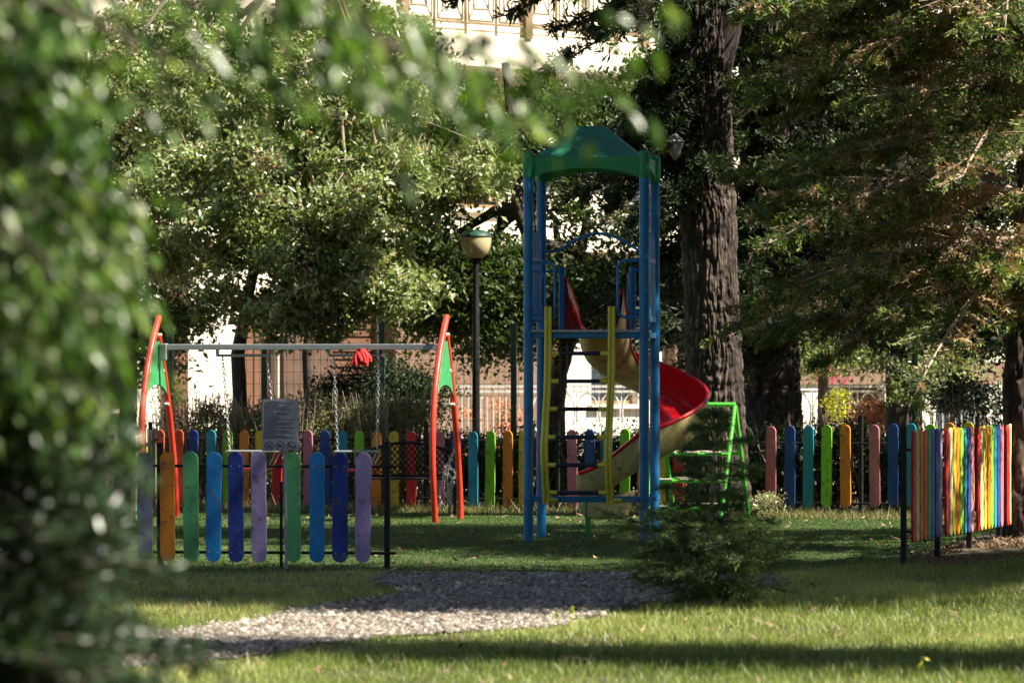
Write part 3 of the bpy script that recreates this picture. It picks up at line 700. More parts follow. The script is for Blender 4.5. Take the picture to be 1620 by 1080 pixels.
def broad_tree(name, label, base, tr_path, tr_r, ells, leaf, lmat, rc=.4, asp=.5, twig='twig', cat='tree', group=None, nth=24, tmat='bark_dark', r0=.02, every=1, kname='trunk', fork=True):
    T = thing(name, label, cat, tuple(base), 0, group); b0 = np.array(base)
    P, Cs, tn = clump_points(ells)
    tp = np.array(tr_path, float)-b0; trunk(tp, tr_r, kname, tmat, nth, .08, .015 if tr_r[0] > .1 else .004, T)
    n = len(tp); S = []
    for i in range(n-1):
        for q in (0, .5): S.append(tp[i]+(tp[i+1]-tp[i])*q)
    S.append(tp[-1]); S = [s for s in S if s[2] > .35*tp[-1][2]]
    # main limbs to the ellipsoid centres, then twigs
    main = MB(); nodes_ = list(S)
    for (c, r, nc, cr, nl) in ells:
        for _ in range(max(1, nc//18)):
            tgt = np.array(c)-b0+R.uniform(-.6, .6, 3)*np.array(r); s = S[int(R.integers(0, len(S)))]; pts = []
            for q in np.linspace(0, 1, 7):
                p = s+(tgt-s)*q+np.array([0, 0, .15*math.sin(PI*q)*np.linalg.norm(tgt-s)])+R.normal(0, .03, 3)*(0 < q < 1); pts.append(p); nodes_.append(p)
            main.tube(pts, list(np.linspace(r0*2.2, r0*.6, 7)), 7, cap=False)
    main.build('limb', M[twig], T, True)
    limbs(nodes_, Cs-b0, T, twig, r0*.45, .003, 'twig', every=every)
    rv = np.clip(rc+tn+R.normal(0, .2, len(P)), 0, 1)
    leaves('crown', P-b0, R.uniform(.6, 1.3, len(P))*leaf, lmat, rv, asp, parent=T)
    return T
def E(px, py, D, rx, ry, rz, nc, cr, nl):    # ellipsoid by picture place and depth; rx, rz in px, ry in metres
    return (at(px, py, D), (rx*D/F, ry, rz*D/F), nc, cr, nl)
def pt(px, py, D): return tuple(at(px, py, D))
def g0(px, D): return ((px-HX)*D/F, D, 0.)
#VEG
# big pine trunks behind the slide
def bigpine(label, base_px, D, path_px, radii, canopy, fur, mat='bark', needles=None, nd=80):
    b0 = np.array(g0(base_px, D)); T = thing('pine_tree', label, 'tree', tuple(b0), 0, 'big conifers behind the slide')
    tp = [np.array(at(px, py, D))-b0 for px, py in path_px]; tp[0][2] = -.1
    trunk(tp, radii, 'trunk', mat, 260, .018, .030, T, fur)
    return T, b0, tp
def needle_spray(starts, dirs, L, droop, tw_n, needle_len, npts, side=.35, brown=None, blade_w=.006, tips=.6, hang=-.12, tr=1., tb=1.15):
    """boughs: arrays of start and direction; returns needle points, directions, tone and twig tubes"""
    NP, ND, NT = [], [], []; tw = MB()
    for s, d, l, dr in zip(starts, dirs, L, droop):
        d = d/np.linalg.norm(d); side_v = np.cross(d, [0, 0, 1]); side_v /= np.linalg.norm(side_v)+1e-9
        cv = lambda q: s+d*l*q+np.array([0, 0, -dr*q*q*l])
        pts = [cv(q) for q in np.linspace(0, 1, 7)]; tw.tube(pts, list(np.linspace((.012+.008*l)*tr, .003*tr, 7)), 5, cap=False)
        qs = R.uniform(.12, 1, tw_n); sg = R.choice([-1, 1], tw_n); tl_ = side*l*(tb-qs)*R.uniform(.6, 1.2, tw_n)+.05
        bp = s+d*(l*qs)[:, None]; bp[:, 2] += -dr*qs*qs*l
        td = d*.75+side_v*sg[:, None]*R.uniform(.4, 1.1, (tw_n, 1)); td[:, 2] += R.normal(hang, .22, tw_n); td /= np.linalg.norm(td, axis=1)[:, None]
        for j in range(0, tw_n, 3): tw.tube([bp[j], bp[j]+td[j]*tl_[j]*.5+np.array([0,0,-.01]), bp[j]+td[j]*tl_[j]+np.array([0,0,-.05*tl_[j]])], [.004, .003, .002], 3, cap=False)
        u = R.uniform(0, 1, (tw_n, npts)); p = bp[:, None]+td[:, None]*(tl_[:, None]*u)[..., None]; p[..., 2] -= .12*tl_[:, None]*u*u
        p = p+R.normal(0, .008, p.shape); nd = td[:, None]*.8+R.normal(0, .55, p.shape)
        tone = np.clip(tips*u*.5+.5*R.normal(.5, .14, u.shape)+R.normal(0, .13, (tw_n, 1)), 0, 1)
        if brown is not None:
            br = R.uniform(0, 1, (tw_n, 1)) < brown*(1.25-qs)[:, None]
            tone = np.where(br & (u < .85), .64+.36*np.clip(R.uniform(0, 1, (tw_n, 1))+R.normal(0, .15, u.shape), 0, 1), tone*.6)
        NP.append(p.reshape(-1, 3)); ND.append(nd.reshape(-1, 3)); NT.append(tone.reshape(-1))
    return np.concatenate(NP), np.concatenate(ND), np.concatenate(NT), tw

T1, b1, tp1 = bigpine('pine with furrowed sunlit trunk directly behind the slide and green climber', 1138, 49.6, [(1142,818),(1136,760),(1132,650),(1126,480),(1118,300),(1108,150),(1104,0),(1100,-300),(1095,-600),(1095,-900)], [.36,.31,.285,.27,.28,.31,.34,.30,.2,.05], None, 17)
b = MB(); b.tube([np.array(at(1112,190,49.6))-b1, np.array(at(1150,40,49.5))-b1, np.array(at(1180,-120,49.5))-b1, np.array(at(1240,-500,49.6))-b1], [.16,.15,.13,.06], 14); b.build('limb', M['bark'], T1, True)
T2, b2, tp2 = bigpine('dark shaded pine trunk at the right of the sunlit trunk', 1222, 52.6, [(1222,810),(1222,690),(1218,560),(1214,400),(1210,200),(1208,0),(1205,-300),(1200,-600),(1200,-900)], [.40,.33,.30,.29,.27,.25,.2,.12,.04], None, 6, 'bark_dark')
def pine_crown(T, b0, tp, zlo, zhi, nb, lmin, lmax, mat, nfull, seed_dir=None, tw=26, npts=22, nl=.07, drp=(.1,.45), brown=None, azr=(0, 2*PI), w_=.012, tips=.6):
    tp = np.array(tp); z = R.uniform(zlo, zhi, nb); s = np.stack([np.interp(z, tp[:, 2], tp[:, k]) for k in range(3)], 1); a = R.uniform(*azr, nb)
    d = np.stack([np.cos(a), np.sin(a), R.uniform(-.25, .25, nb)], 1); l = R.uniform(lmin, lmax, nb)*np.clip(1.15-(z-zlo)/(zhi-zlo)*.8, .2, 1)
    P, Dv, tn, twb = needle_spray(s, d, l, R.uniform(*drp, nb), tw, nl, npts, brown=brown, tips=tips)
    twb.build('branch', M['twig_dark'], T); 
    V, Fc = leaf_arrays(P, R.uniform(.6, 1.3, len(P))*nl, w_/nl, .2, Dv, .02)
    link('crown', npmesh('crown', V, Fc, np.repeat(tn, 2)), M[mat if mat != 'fir' else 'pine'], T); return P
pine_crown(T1, b1, tp1, 4.9, 8.8, 46, 1.2, 2.8, 'fir', 0, tw=50, npts=24, nl=.10, w_=.022)
pine_crown(T1, b1, tp1, 3.2, 5.2, 12, .4, 1.0, 'fir', 0, tw=40, npts=24, nl=.08, w_=.016)
pine_crown(T1, b1, tp1, 3.15, 4.9, 34, .5, 1.25, 'fir', 0, tw=44, npts=26, nl=.08, w_=.016, azr=(-PI*1.02, -PI*.62), drp=(.3,.7))
pine_crown(T2, b2, tp2, 2.2, 8.8, 70, 1.2, 2.9, 'fir', 0, tw=50, npts=26, nl=.10, w_=.022)
pine_crown(T2, b2, tp2, 1.7, 5.0, 46, .9, 2.0, 'fir', 0, tw=46, npts=26, nl=.09, w_=.02, azr=(-PI*.9, .3))

# right-hand cedar with brown needles
b3 = np.array(g0(1622, 41.2)); b3[2] = .05
T3 = thing('cedar_tree', 'broad cedar with brown and green needles and trunk at the right edge', 'tree', tuple(b3), 0)
tp3 = [np.array((.0,0,-.1)), np.array((-.03,0,.4)), np.array((-.03,0,1.2)), np.array((.05,0,2.2)), np.array((.1,.1,4)), np.array((.1,.1,8)), np.array((.1,.1,11.5))]
trunk(tp3, [.21,.165,.155,.15,.14,.09,.02], 'trunk', 'bark', 110, .025, .03, T3, 8)
nb = 175; z = np.r_[R.uniform(1.75, 5.2, 95), R.uniform(5, 11.5, 80)]; a = np.r_[R.uniform(PI*.80, PI*1.62, 95), R.uniform(.3*PI, 1.15*PI, 80)]
s = np.stack([0*z, 0*z, z], 1); l = np.r_[R.uniform(1.5, 4.3, 95), R.uniform(1.6, 4.0, 80)*np.clip(1.5-(z[95:]-5)/7, .35, 1)]
l[:95] *= np.clip(.55+.5*(z[:95]-1.7), .5, 1)
l = np.where(z < 6.0, np.minimum(l, R.uniform(2.0, 2.45, nb)/np.maximum(-np.cos(a), .25)), l)
d = np.stack([np.cos(a), np.sin(a), R.uniform(-.15, .35, nb)], 1)
P, Dv, tn, twb = needle_spray(s, d, l, R.uniform(.05, .30, nb), 84, .04, 46, side=.26, brown=.66, tips=.95, hang=-.22)
twb.build('branch', M['twig'], T3)
V, Fc = leaf_arrays(P, R.uniform(.5, 1.4, len(P))*.05, .25, .3, Dv, .03)
link('crown', npmesh('crown', V, Fc, np.repeat(tn, 2)), M['cedar'], T3)

# small fir in front of the tower
b4 = np.array(g0(1126, 30.8)); T4 = thing('fir_sapling', 'small shaded young fir standing on the lawn in front of the tower', 'tree', tuple(b4), 0)
lean = np.array([.0, 0, 0])
MB().tube([(0,0,-.03),(.0,0,.2),(-.01,0,.5),(.012,0,.85),(.02,0,1.24)], [.022,.019,.015,.010,.004], 8).build('trunk', M['twig'], T4, True)
st, dr_, ll_, dp = [], [], [], []
for zz in (.09,.16,.22,.28,.34,.40,.46,.53,.62,.70,.80,.88,1.0,1.10,1.18):
    k = 9 if zz < .5 else (5 if zz < .8 else 4); lmx = np.interp(zz, [.09,.3,.45,.55,.8,1.2], [.42,.64,.60,.38,.31,.06])
    for j in range(k):
        q = 2*PI*j/k+R.uniform(-.3, .3); st.append((0,0,zz)); dr_.append((math.cos(q), math.sin(q), R.uniform(.0, .3))); ll_.append(lmx*R.uniform(.45, 1.15)); dp.append(R.uniform(-.15, .25))
P, Dv, tn, twb = needle_spray(np.array(st), np.array(dr_), np.array(ll_), dp, 28, .03, 30, side=.42, tr=.4, tb=1.35)
twb.build('branch', M['bark_dark'], T4); V, Fc = leaf_arrays(P, R.uniform(.6, 1.2, len(P))*.026, .16, .3, Dv, .02)
link('crown', npmesh('crown', V, Fc, np.repeat(tn, 2)), M['fir'], T4)

# left bright tree and its neighbours behind the fence
broad_tree('leafy_tree', 'sunlit light green tree arching over the left swing frame', g0(378, 56), [g0(378,56), pt(380,640,56), pt(376,560,56), pt(392,470,56), pt(430,300,56.3), pt(440,100,56.5), pt(440,-150,56.5)], [.09,.08,.075,.065,.05,.04,.02],
    [E(330,330,56,170,1.6,125,110,.12,150), E(480,300,55.6,160,1.5,125,110,.12,150), E(430,440,55.4,150,1.2,80,60,.11,130), E(560,420,55.4,95,1.0,95,46,.10,130), E(630,290,55.8,110,1.1,60,56,.10,130), E(420,160,56.4,290,1.5,110,120,.13,140), E(720,275,55.8,90,.8,50,34,.10,110), E(560,80,56.6,150,1.2,70,60,.12,130), E(230,100,56.6,150,1.2,100,60,.12,130), E(640,460,55.2,60,.6,35,14,.09,90), E(490,515,55.2,90,.5,30,22,.08,100)],
    .085, 'leaf_bright', rc=.5)
broad_tree('leafy_tree', 'darker multi-stemmed tree behind the mesh fence at the left of the photo', g0(200, 59), [g0(200,59), pt(205,500,59), pt(215,300,59), pt(240,100,59)], [.12,.10,.08,.05],
    [E(150,250,59,180,1.2,170,80,.22,200), E(260,180,59,160,1.2,80,50,.22,200), E(200,480,58.6,130,.9,120,50,.2,200), E(300,60,59.4,90,1,60,16,.22,160)], .085, 'leaf_mid', rc=.4)
broad_tree('leafy_tree', 'slim double-trunked tree behind the middle of the swing beam', g0(490, 57.5), [g0(490,57.5), pt(490,640,57.5), pt(486,560,57.5), pt(500,430,57.5), pt(520,250,57.6)], [.07,.065,.06,.05,.03],
    [E(520,380,57.8,90,.8,90,24,.2,180), E(600,180,58,120,1,90,34,.22,180)], .085, 'leaf_mid', rc=.5)
broad_tree('shade_tree', 'dark leafy tree behind the lamp with a low slanting limb', g0(876, 57.8), [g0(876,57.8), pt(878,640,57.8), pt(884,590,57.8), pt(900,540,57.8), pt(860,440,57.8), pt(820,330,57.8), pt(800,100,58)], [.14,.12,.11,.10,.09,.08,.05],
    [E(790,480,58,90,1.0,110,62,.2,200), E(700,440,58.5,90,.9,110,46,.2,190), E(880,230,58.4,120,1.0,90,38,.17,130), E(960,470,58,90,.9,70,50,.18,220), E(1060,470,58,60,.8,80,30,.18,220), E(930,350,58.6,120,.8,60,16,.15,120), E(760,210,58.6,130,1.0,95,36,.18,150), E(1010,170,58.8,90,.8,90,26,.17,140), E(900,150,59,140,.8,25,8,.15,120)],
    .08, 'leaf_mid', rc=.45, twig='twig_dark', r0=.035)
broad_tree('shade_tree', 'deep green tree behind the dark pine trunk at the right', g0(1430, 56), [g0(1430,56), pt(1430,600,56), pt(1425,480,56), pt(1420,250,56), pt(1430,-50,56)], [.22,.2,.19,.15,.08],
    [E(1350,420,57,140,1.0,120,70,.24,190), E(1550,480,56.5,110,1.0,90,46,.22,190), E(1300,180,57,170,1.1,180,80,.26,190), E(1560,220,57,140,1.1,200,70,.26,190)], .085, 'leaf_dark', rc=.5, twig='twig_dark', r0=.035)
broad_tree('leafy_tree', 'loose yellowish tree beside the white railing on the right', g0(1300, 60.5), [g0(1300,60.5), pt(1302,600,60.5), pt(1300,520,60.5), pt(1310,400,60.5)], [.07,.06,.055,.04],
    [E(1320,545,60.5,90,.8,45,26,.17,170), E(1480,560,60.5,120,.8,45,26,.17,170)], .075, 'leaf_bright', rc=.4)
broad_tree('leafy_tree', 'small tree of fresh light green leaves beside the dark post', g0(1432, 54.3), [g0(1432,54.3), pt(1434,640,54.3), pt(1436,560,54.3)], [.03,.025,.015],
    [E(1436,600,54.3,26,.3,45,12,.09,110)], .05, 'leaf_bright', rc=.35)

# hedges and shrubs behind the rear fence
def shrub(name, label, ells, leaf, mat, rc, cat='bush', twigs=200, th=.6, group=None, twc='twig', asp=.5, straight=True, rz=0):
    c = ells[0][0]; b0 = np.array([c[0], c[1], 0.]); T = thing(name, label, cat, tuple(b0), 0, group)
    P, Cs, tn = clump_points(ells); P = P[P[:, 2] > .02]; rv = np.clip(rc+R.normal(0, .22, len(P)), 0, 1)
    leaves('foliage', P-b0, R.uniform(.6, 1.3, len(P))*leaf, mat, rv, asp, parent=T)
    b = MB()
    for _ in range(twigs):
        e_ = ells[int(R.integers(0, len(ells)))]; x_, y_ = e_[0][0]+R.uniform(-1, 1)*e_[1][0], e_[0][1]+R.uniform(-.6, .6)*e_[1][1]
        h = e_[0][2]+e_[1][2]*R.uniform(.3, 1.15); q = np.array([x_, y_, 0])-b0; tip = q+np.array([R.normal(0, .16), R.normal(0, .1), h])
        b.tube([q, (q+tip)/2+R.normal(0, .03, 3), tip], [.008, .006, .003], 4, cap=False)
    b.build('stem', M[twc], T); return T
def hedge_el(p0, p1, D0, D1, ytop, n, rx=30, cr=.10, nl=150):
    L = []
    for i in range(n):
        q = (i+.5)/n; p = p0+(p1-p0)*q; D = D0+(D1-D0)*q; top = at(p, ytop+R.uniform(-6, 6), D)[2]
        L.append((np.array([(p-HX)*D/F, D, top*.5]), (rx*D/F, .32, top*.46), 26, cr, nl))
    return L
shrub('hedge', 'twiggy olive brown hedge behind the rear fence under the swing beam', hedge_el(255, 660, 54.2, 53.0, 618, 9), .042, 'hedge_l', .5, 'hedge', 520)
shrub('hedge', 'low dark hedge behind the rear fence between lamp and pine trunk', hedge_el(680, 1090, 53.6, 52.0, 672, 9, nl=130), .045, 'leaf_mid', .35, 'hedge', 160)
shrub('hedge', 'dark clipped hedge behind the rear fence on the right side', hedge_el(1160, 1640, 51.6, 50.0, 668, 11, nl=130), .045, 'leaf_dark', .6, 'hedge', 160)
shrub('bush', 'rounded dark bush below the red cloth behind the mesh fence', [E(600,620,56.2,60,.5,48,40,.14,170), E(660,630,56.2,40,.5,44,26,.14,160), E(560,700,56,70,.5,50,20,.14,150), E(540,640,56.2,50,.5,34,24,.13,150)], .05, 'pine', .4, twigs=40, twc='twig_dark')
shrub('bush', 'pale leafy bush at the foot of the pine trunk by the climber', [(np.array(at(1195,795,49.4)), (.22,.2,.12), 14, .05, 90)], .03, 'leaf_bright', .75, twigs=10)
shrub('flower_bush', 'salmon flowering bush in front of the white railing', [E(1382,652,57,30,.25,17,14,.08,90)], .05, 'flower', .6, twigs=20)
shrub('flower_bush', 'magenta flowers in place of people above the white railing on the right', [E(1322,592,62.5,22,.25,13,8,.06,60)], .05, 'flower_m', .7, twigs=6)  # magenta petals drawn in place of distant people
shrub('bush', 'yellow green sunlit shrub in front of the white railing', [E(1322,645,60,18,.3,26,8,.06,60)], .06, 'flower_y', .6, twigs=12)
shrub('bush', 'leafy dark bush in front of the right end of the railing', [E(1530,630,57,60,.4,30,22,.12,110)], .06, 'leaf_dark', .6, twigs=30)

# green mesh fence
def mesh_fence():
    A = np.array(g0(200, 55.6)); B2 = np.array(g0(1680, 53.6)); L = np.linalg.norm(B2-A); T = thing('mesh_fence', 'tall green wire mesh fence with green posts behind the hedge', 'fence', tuple(A), math.atan2(B2[1]-A[1], B2[0]-A[0]))
    tt = lambda p: L*(p-200)/1480.
    for p, h in ((272, 1.9), (425, 1.7), (615, 1.92), (826, 1.9), (1046, 1.9), (1245, 1.9), (1455, 1.75), (1640, 1.9)):
        b = MB(); b.box((tt(p), 0, h/2-.05), (.06, .05, h+.1)); b.box((tt(p), 0, h+.006), (.066, .056, .012)); b.build('post', M['fence_green'], T, bevel=.004)
    b = MB()
    def wire(x0, x1, z0, z1): b.box(((x0+x1)/2, -.03, (z0+z1)/2), (max(x1-x0, .0035), .0035, max(z1-z0, .0035)))
    for z in np.arange(.1, 1.75, .13): wire(0, L, z, z)
    for x_ in np.arange(0, L, .075): wire(x_, x_, .05, 1.72)
    b.build('wire_mesh', M['wire'], T)
mesh_fence()

# white street railing
def railing():
    A = np.array((-1.2, 61.2, 0)); B2 = np.array((8.6, 61.2, 0)); L = 9.8; T = thing('street_railing', 'white street railing with hoops and thin bars beyond the trees', 'railing', tuple(A), 0)
    b = MB()
    for z in (.62, 1.16, 1.22): b.box((L/2, 0, z), (L, .035, .03))
    b.build('rail', M['white_rail'], T)
    for i in range(8):
        x_ = i*1.4; MB().box((x_, 0, .64), (.06, .06, 1.28)).build('post', M['white_rail'], T, bevel=.005)
    b = MB(); x_ = .08; k = 0
    while x_ < L:
        if int(x_/1.4) % 2 == 0: b.box((x_, 0, .89), (.014, .012, .52)); x_ += .075
        else:
            b.tube([(x_+.13+.12*math.cos(q), 0, .90+.24*math.sin(q)) for q in np.linspace(0, 2*PI, 17)], .011, 5, cap=False); b.box((x_, 0, .89), (.014, .012, .52)); x_ += .27
    b.build('infill', M['white_rail'], T)
railing()
tag(MB().tube([g0(1412,60.8), at(1412,596,60.8)], .07, 14).build('street_post', M['steel'], None, True), 'plain grey cylindrical post beside the white railing', 'post')
def planter(px, D, label):
    o = g0(px, D); T = thing('planter', label, 'planter', o); MB().box((0, 0, .3), (.9, .4, .6)).build('box', M['terracotta'], T, bevel=.02); MB().box((0, 0, .61), (.96, .46, .05)).build('rim', M['terracotta'], T, bevel=.01)
    P, Cs, tn = clump_points([((0, 0, .85), (.4, .15, .2), 16, .07, 70)]); leaves('plant', P, R.uniform(.03, .06, len(P)), 'flower', R.uniform(0, 1, len(P)), parent=T)
planter(784, 63, 'terracotta planter with orange flowers in place of people behind the lamp pole')  # planter and flowers drawn in place of distant people
# closed red parasol between the trunks
def parasol(px, D, label, ztop):
    T = thing('parasol', label, 'parasol', g0(px, D)); MB().tube([(0,0,0),(0,0,ztop)], .02, 10).build('pole', M['steel'], T, True)
    b = MB(); prof = [(.03, ztop-.02)]; 
    V = []; n = 24; m = 9
    for i in range(m):
        q = i/(m-1); z = ztop-.05-(ztop-.85)*q; r = .03+.13*q**.7
        for k in range(n): rr_ = r*(1+.22*math.cos(6*2*PI*k/n+q)); V.append((rr_*math.cos(2*PI*k/n), rr_*math.sin(2*PI*k/n), z))
    b.add(V, [(i*n+k, i*n+(k+1) % n, (i+1)*n+(k+1) % n, (i+1)*n+k) for i in range(m-1) for k in range(n)]); b.build('canopy', M['cloth_red'], T, True)
parasol(1181, 57.5, 'closed red parasol showing between the two big pine trunks', 2.0)
M['lantern_grey'] = paint('weathered_lantern', (.16,.16,.17), .35, .6, metallic=.6)
# hanging lantern on the pine trunk
def lantern():
    c = at(1068, 232, 48.9); T = thing('lantern', 'small grey metal lantern hanging left of the sunlit pine trunk', 'lantern', tuple(c))
    b = MB(); V = []; n = 6
    for (r, z) in ((.02,.12),(.10,.05),(.085,.03),(.05,-.08),(.01,-.13)):
        for k in range(n): V.append((r*math.cos(2*PI*k/n+.3), r*math.sin(2*PI*k/n+.3), z))
    b.add(V, [(i*n+k, i*n+(k+1) % n, (i+1)*n+(k+1) % n, (i+1)*n+k) for i in range(4) for k in range(n)]+[tuple(range(n))]); b.build('housing', M['lantern_grey'], T)
    MB().tube([(0,0,.12),(.03,0,.18),(.10,.15,.17),(.24,.5,.12)], .008, 6).build('bracket', M['blackmetal'], T, True)
lantern()

# ------------------------------------------------------------------ building across the street
def building():
    ang = math.radians(48); O = (-1.25, 70., 0); T = thing('apartment_building', 'cream apartment building with brown shutters and patterned balcony across the street', 'building', O, ang)
    def tt(p, y_=1.25):
        k = (p-HX)/F; return ((70+.669*y_)*k+1.25+.743*y_)/(.669-.743*k)
    def zz(p, py): t_ = tt(p); return EYE+(HY-py)*(70+.743*t_)/F
    yw = 1.25
    op = []  # x0,x1,z0,z1,kind
    op.append((tt(378), tt(440), .0, 2.4, 'door')); op.append((tt(525), tt(608), .5, 2.7, 'shutter')); op.append((tt(120), tt(200), .9, 2.6, 'window'))
    op.append((tt(935), tt(1010), .9, 2.3, 'window')); op.append((tt(1080), tt(1180), .0, 2.6, 'shutter')); op.append((tt(1300), tt(1400), .3, 2.6, 'shutter')); op.append((tt(1480), tt(1560), .3, 2.4, 'window'))
    for p in (150, 330, 545, 760, 1000, 1240, 1480): op.append((tt(p)-.55, tt(p)+.55, 3.7, 5.1, 'window'))
    for p in (330, 540, 1300): op.append((tt(p)-.5, tt(p)+.5, 6.4, 8.6, 'window'))
    x0, x1, z0, z1 = -14., 26., 0., 12.
    xs = sorted({x0, x1, *[o[0] for o in op], *[o[1] for o in op]}); zs = sorted({z0, 3.15, z1, *[o[2] for o in op], *[o[3] for o in op]})
    b = MB()
    for i in range(len(xs)-1):
        for j in range(len(zs)-1):
            cx, cz = (xs[i]+xs[i+1])/2, (zs[j]+zs[j+1])/2
            if any(o[0] < cx < o[1] and o[2] < cz < o[3] for o in op): continue
            n_ = len(b.v); b.add([(xs[i], yw, zs[j]), (xs[i+1], yw, zs[j]), (xs[i+1], yw, zs[j+1]), (xs[i], yw, zs[j+1])], [(0, 1, 2, 3)])
    for o in op:   # reveals
        a0, a1, c0_, c1 = o[:4]; d = yw+.22
        b.add([(a0,yw,c0_),(a0,d,c0_),(a0,d,c1),(a0,yw,c1)], [(0,1,2,3)]); b.add([(a1,yw,c0_),(a1,yw,c1),(a1,d,c1),(a1,d,c0_)], [(0,1,2,3)])
        b.add([(a0,yw,c1),(a0,d,c1),(a1,d,c1),(a1,yw,c1)], [(0,1,2,3)]); b.add([(a0,yw,c0_),(a1,yw,c0_),(a1,d,c0_),(a0,d,c0_)], [(0,1,2,3)])
    b.box(((x0+x1)/2, 6.4, 6), (x1-x0-.02, 9.8, 11.98))
    b.build('wall', M['wallcream'], T)
    b = MB(); b.box(((x0+x1)/2, yw+4.9, 12.15), (x1-x0+.5, 10.4, .3)); b.build('roof', M['terracotta'], T)
    for o in op:
        a0, a1, c0_, c1, kd = o; w_, h_ = a1-a0, c1-c0_; cx, cz = (a0+a1)/2, (c0_+c1)/2; d = yw+.16
        if kd == 'window':
            f = MB()
            for xx in (a0+.03, a1-.03, cx): f.box((xx, d, cz), (.06, .06, h_-.002))
            for z_ in (c0_+.03, c1-.03): f.box((cx, d, z_), (w_-.12, .055, .06))
            f = f.build('window', M['tan'], T); MB().box((cx, d+.02, cz), (w_-.01, .01, h_-.01)).build('pane', M['glass'], f)
            MB().box((cx, yw-.04, c0_-.03), (w_+.16, .12, .06)).build('sill', M['wallcream'], f)
        elif kd == 'shutter':
            f = MB(); z_ = c0_+.05
            while z_ < c1-.03: f.box((cx, d+.02*((int(z_*100)) % 2), z_), (w_-.02, .05, .072)); z_ += .105
            f.box((cx, d+.05, cz), (w_-.01, .02, h_-.01)); f.build('shutter', M['brown'], T)
        else:
            f = MB(); f.box((cx, d, cz), (w_-.01, .05, h_-.01)); f.box((cx-w_*.2, d-.03, cz+.2), (w_*.3, .02, h_*.5)); f.box((cx+w_*.2, d-.03, cz+.2), (w_*.3, .02, h_*.5)); f.build('door', M['brown'], T, bevel=.01)
    # ground-floor piers and salmon panels
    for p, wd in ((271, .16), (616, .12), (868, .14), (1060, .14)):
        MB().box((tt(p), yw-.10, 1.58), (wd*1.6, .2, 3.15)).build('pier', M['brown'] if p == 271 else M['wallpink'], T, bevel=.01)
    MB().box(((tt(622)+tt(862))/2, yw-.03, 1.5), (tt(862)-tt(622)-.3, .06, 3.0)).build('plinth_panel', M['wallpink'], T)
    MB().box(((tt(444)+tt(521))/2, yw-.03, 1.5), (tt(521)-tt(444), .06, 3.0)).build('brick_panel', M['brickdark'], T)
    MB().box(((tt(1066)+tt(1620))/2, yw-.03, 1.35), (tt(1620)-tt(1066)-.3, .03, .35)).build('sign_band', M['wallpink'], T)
    MB().box(((x0+x1)/2, yw-.08, 3.22), (x1-x0, .16, .22)).build('cornice', M['wallcream'], T, bevel=.02)
    # balcony
    xa, xb = tt(640, 0), tt(1110, 0); MB().box(((xa+xb)/2, yw/2, 5.82), (xb-xa, yw-.004, .44)).build('balcony_slab', M['wallcream'], T, bevel=.015)
    rl = MB(); n = int((xb-xa)/.60); wp = (xb-xa)/n
    rl.box(((xa+xb)/2, .03, 7.12), (xb-xa, .06, .05)); rl.box(((xa+xb)/2, .03, 6.20), (xb-xa, .04, .035)); rl.box(((xa+xb)/2, .03, 6.10), (xb-xa, .03, .02))
    for i in range(n+1):
        big = i % 4 == 0; rl.box((xa+i*wp, .03, 6.58), (.14 if big else .03, .12 if big else .03, 1.1))
    for i in range(n):
        cx = xa+(i+.5)*wp; cz = 6.66; h_ = .42; w2 = wp*.40
        for s_ in (1, .62):
            for (ax, az_, bx, bz) in ((-1,-1,1,-1),(1,-1,1,1),(1,1,-1,1),(-1,1,-1,-1)): rl.tube([(cx+ax*w2*s_, .03, cz+az_*h_*s_), (cx+bx*w2*s_, .03, cz+bz*h_*s_)], .016, 4)
        for (ax, az_) in ((1,1),(1,-1),(-1,1),(-1,-1)): rl.tube([(cx, .03, cz), (cx+ax*w2, .03, cz+az_*h_)], .014, 4)
    rl.build('balcony_railing', M['tan'], T)
    # first-floor awning of the shop
    b = MB(); b.prism([(0,2.95),(-1.0,2.75),(-1.0,2.60),(0,2.78)], lambda y_, z, d: (d, yw-.01+y_, z), tt(1080), tt(1290)); b.build('awning', M['terracotta'], T)
building()

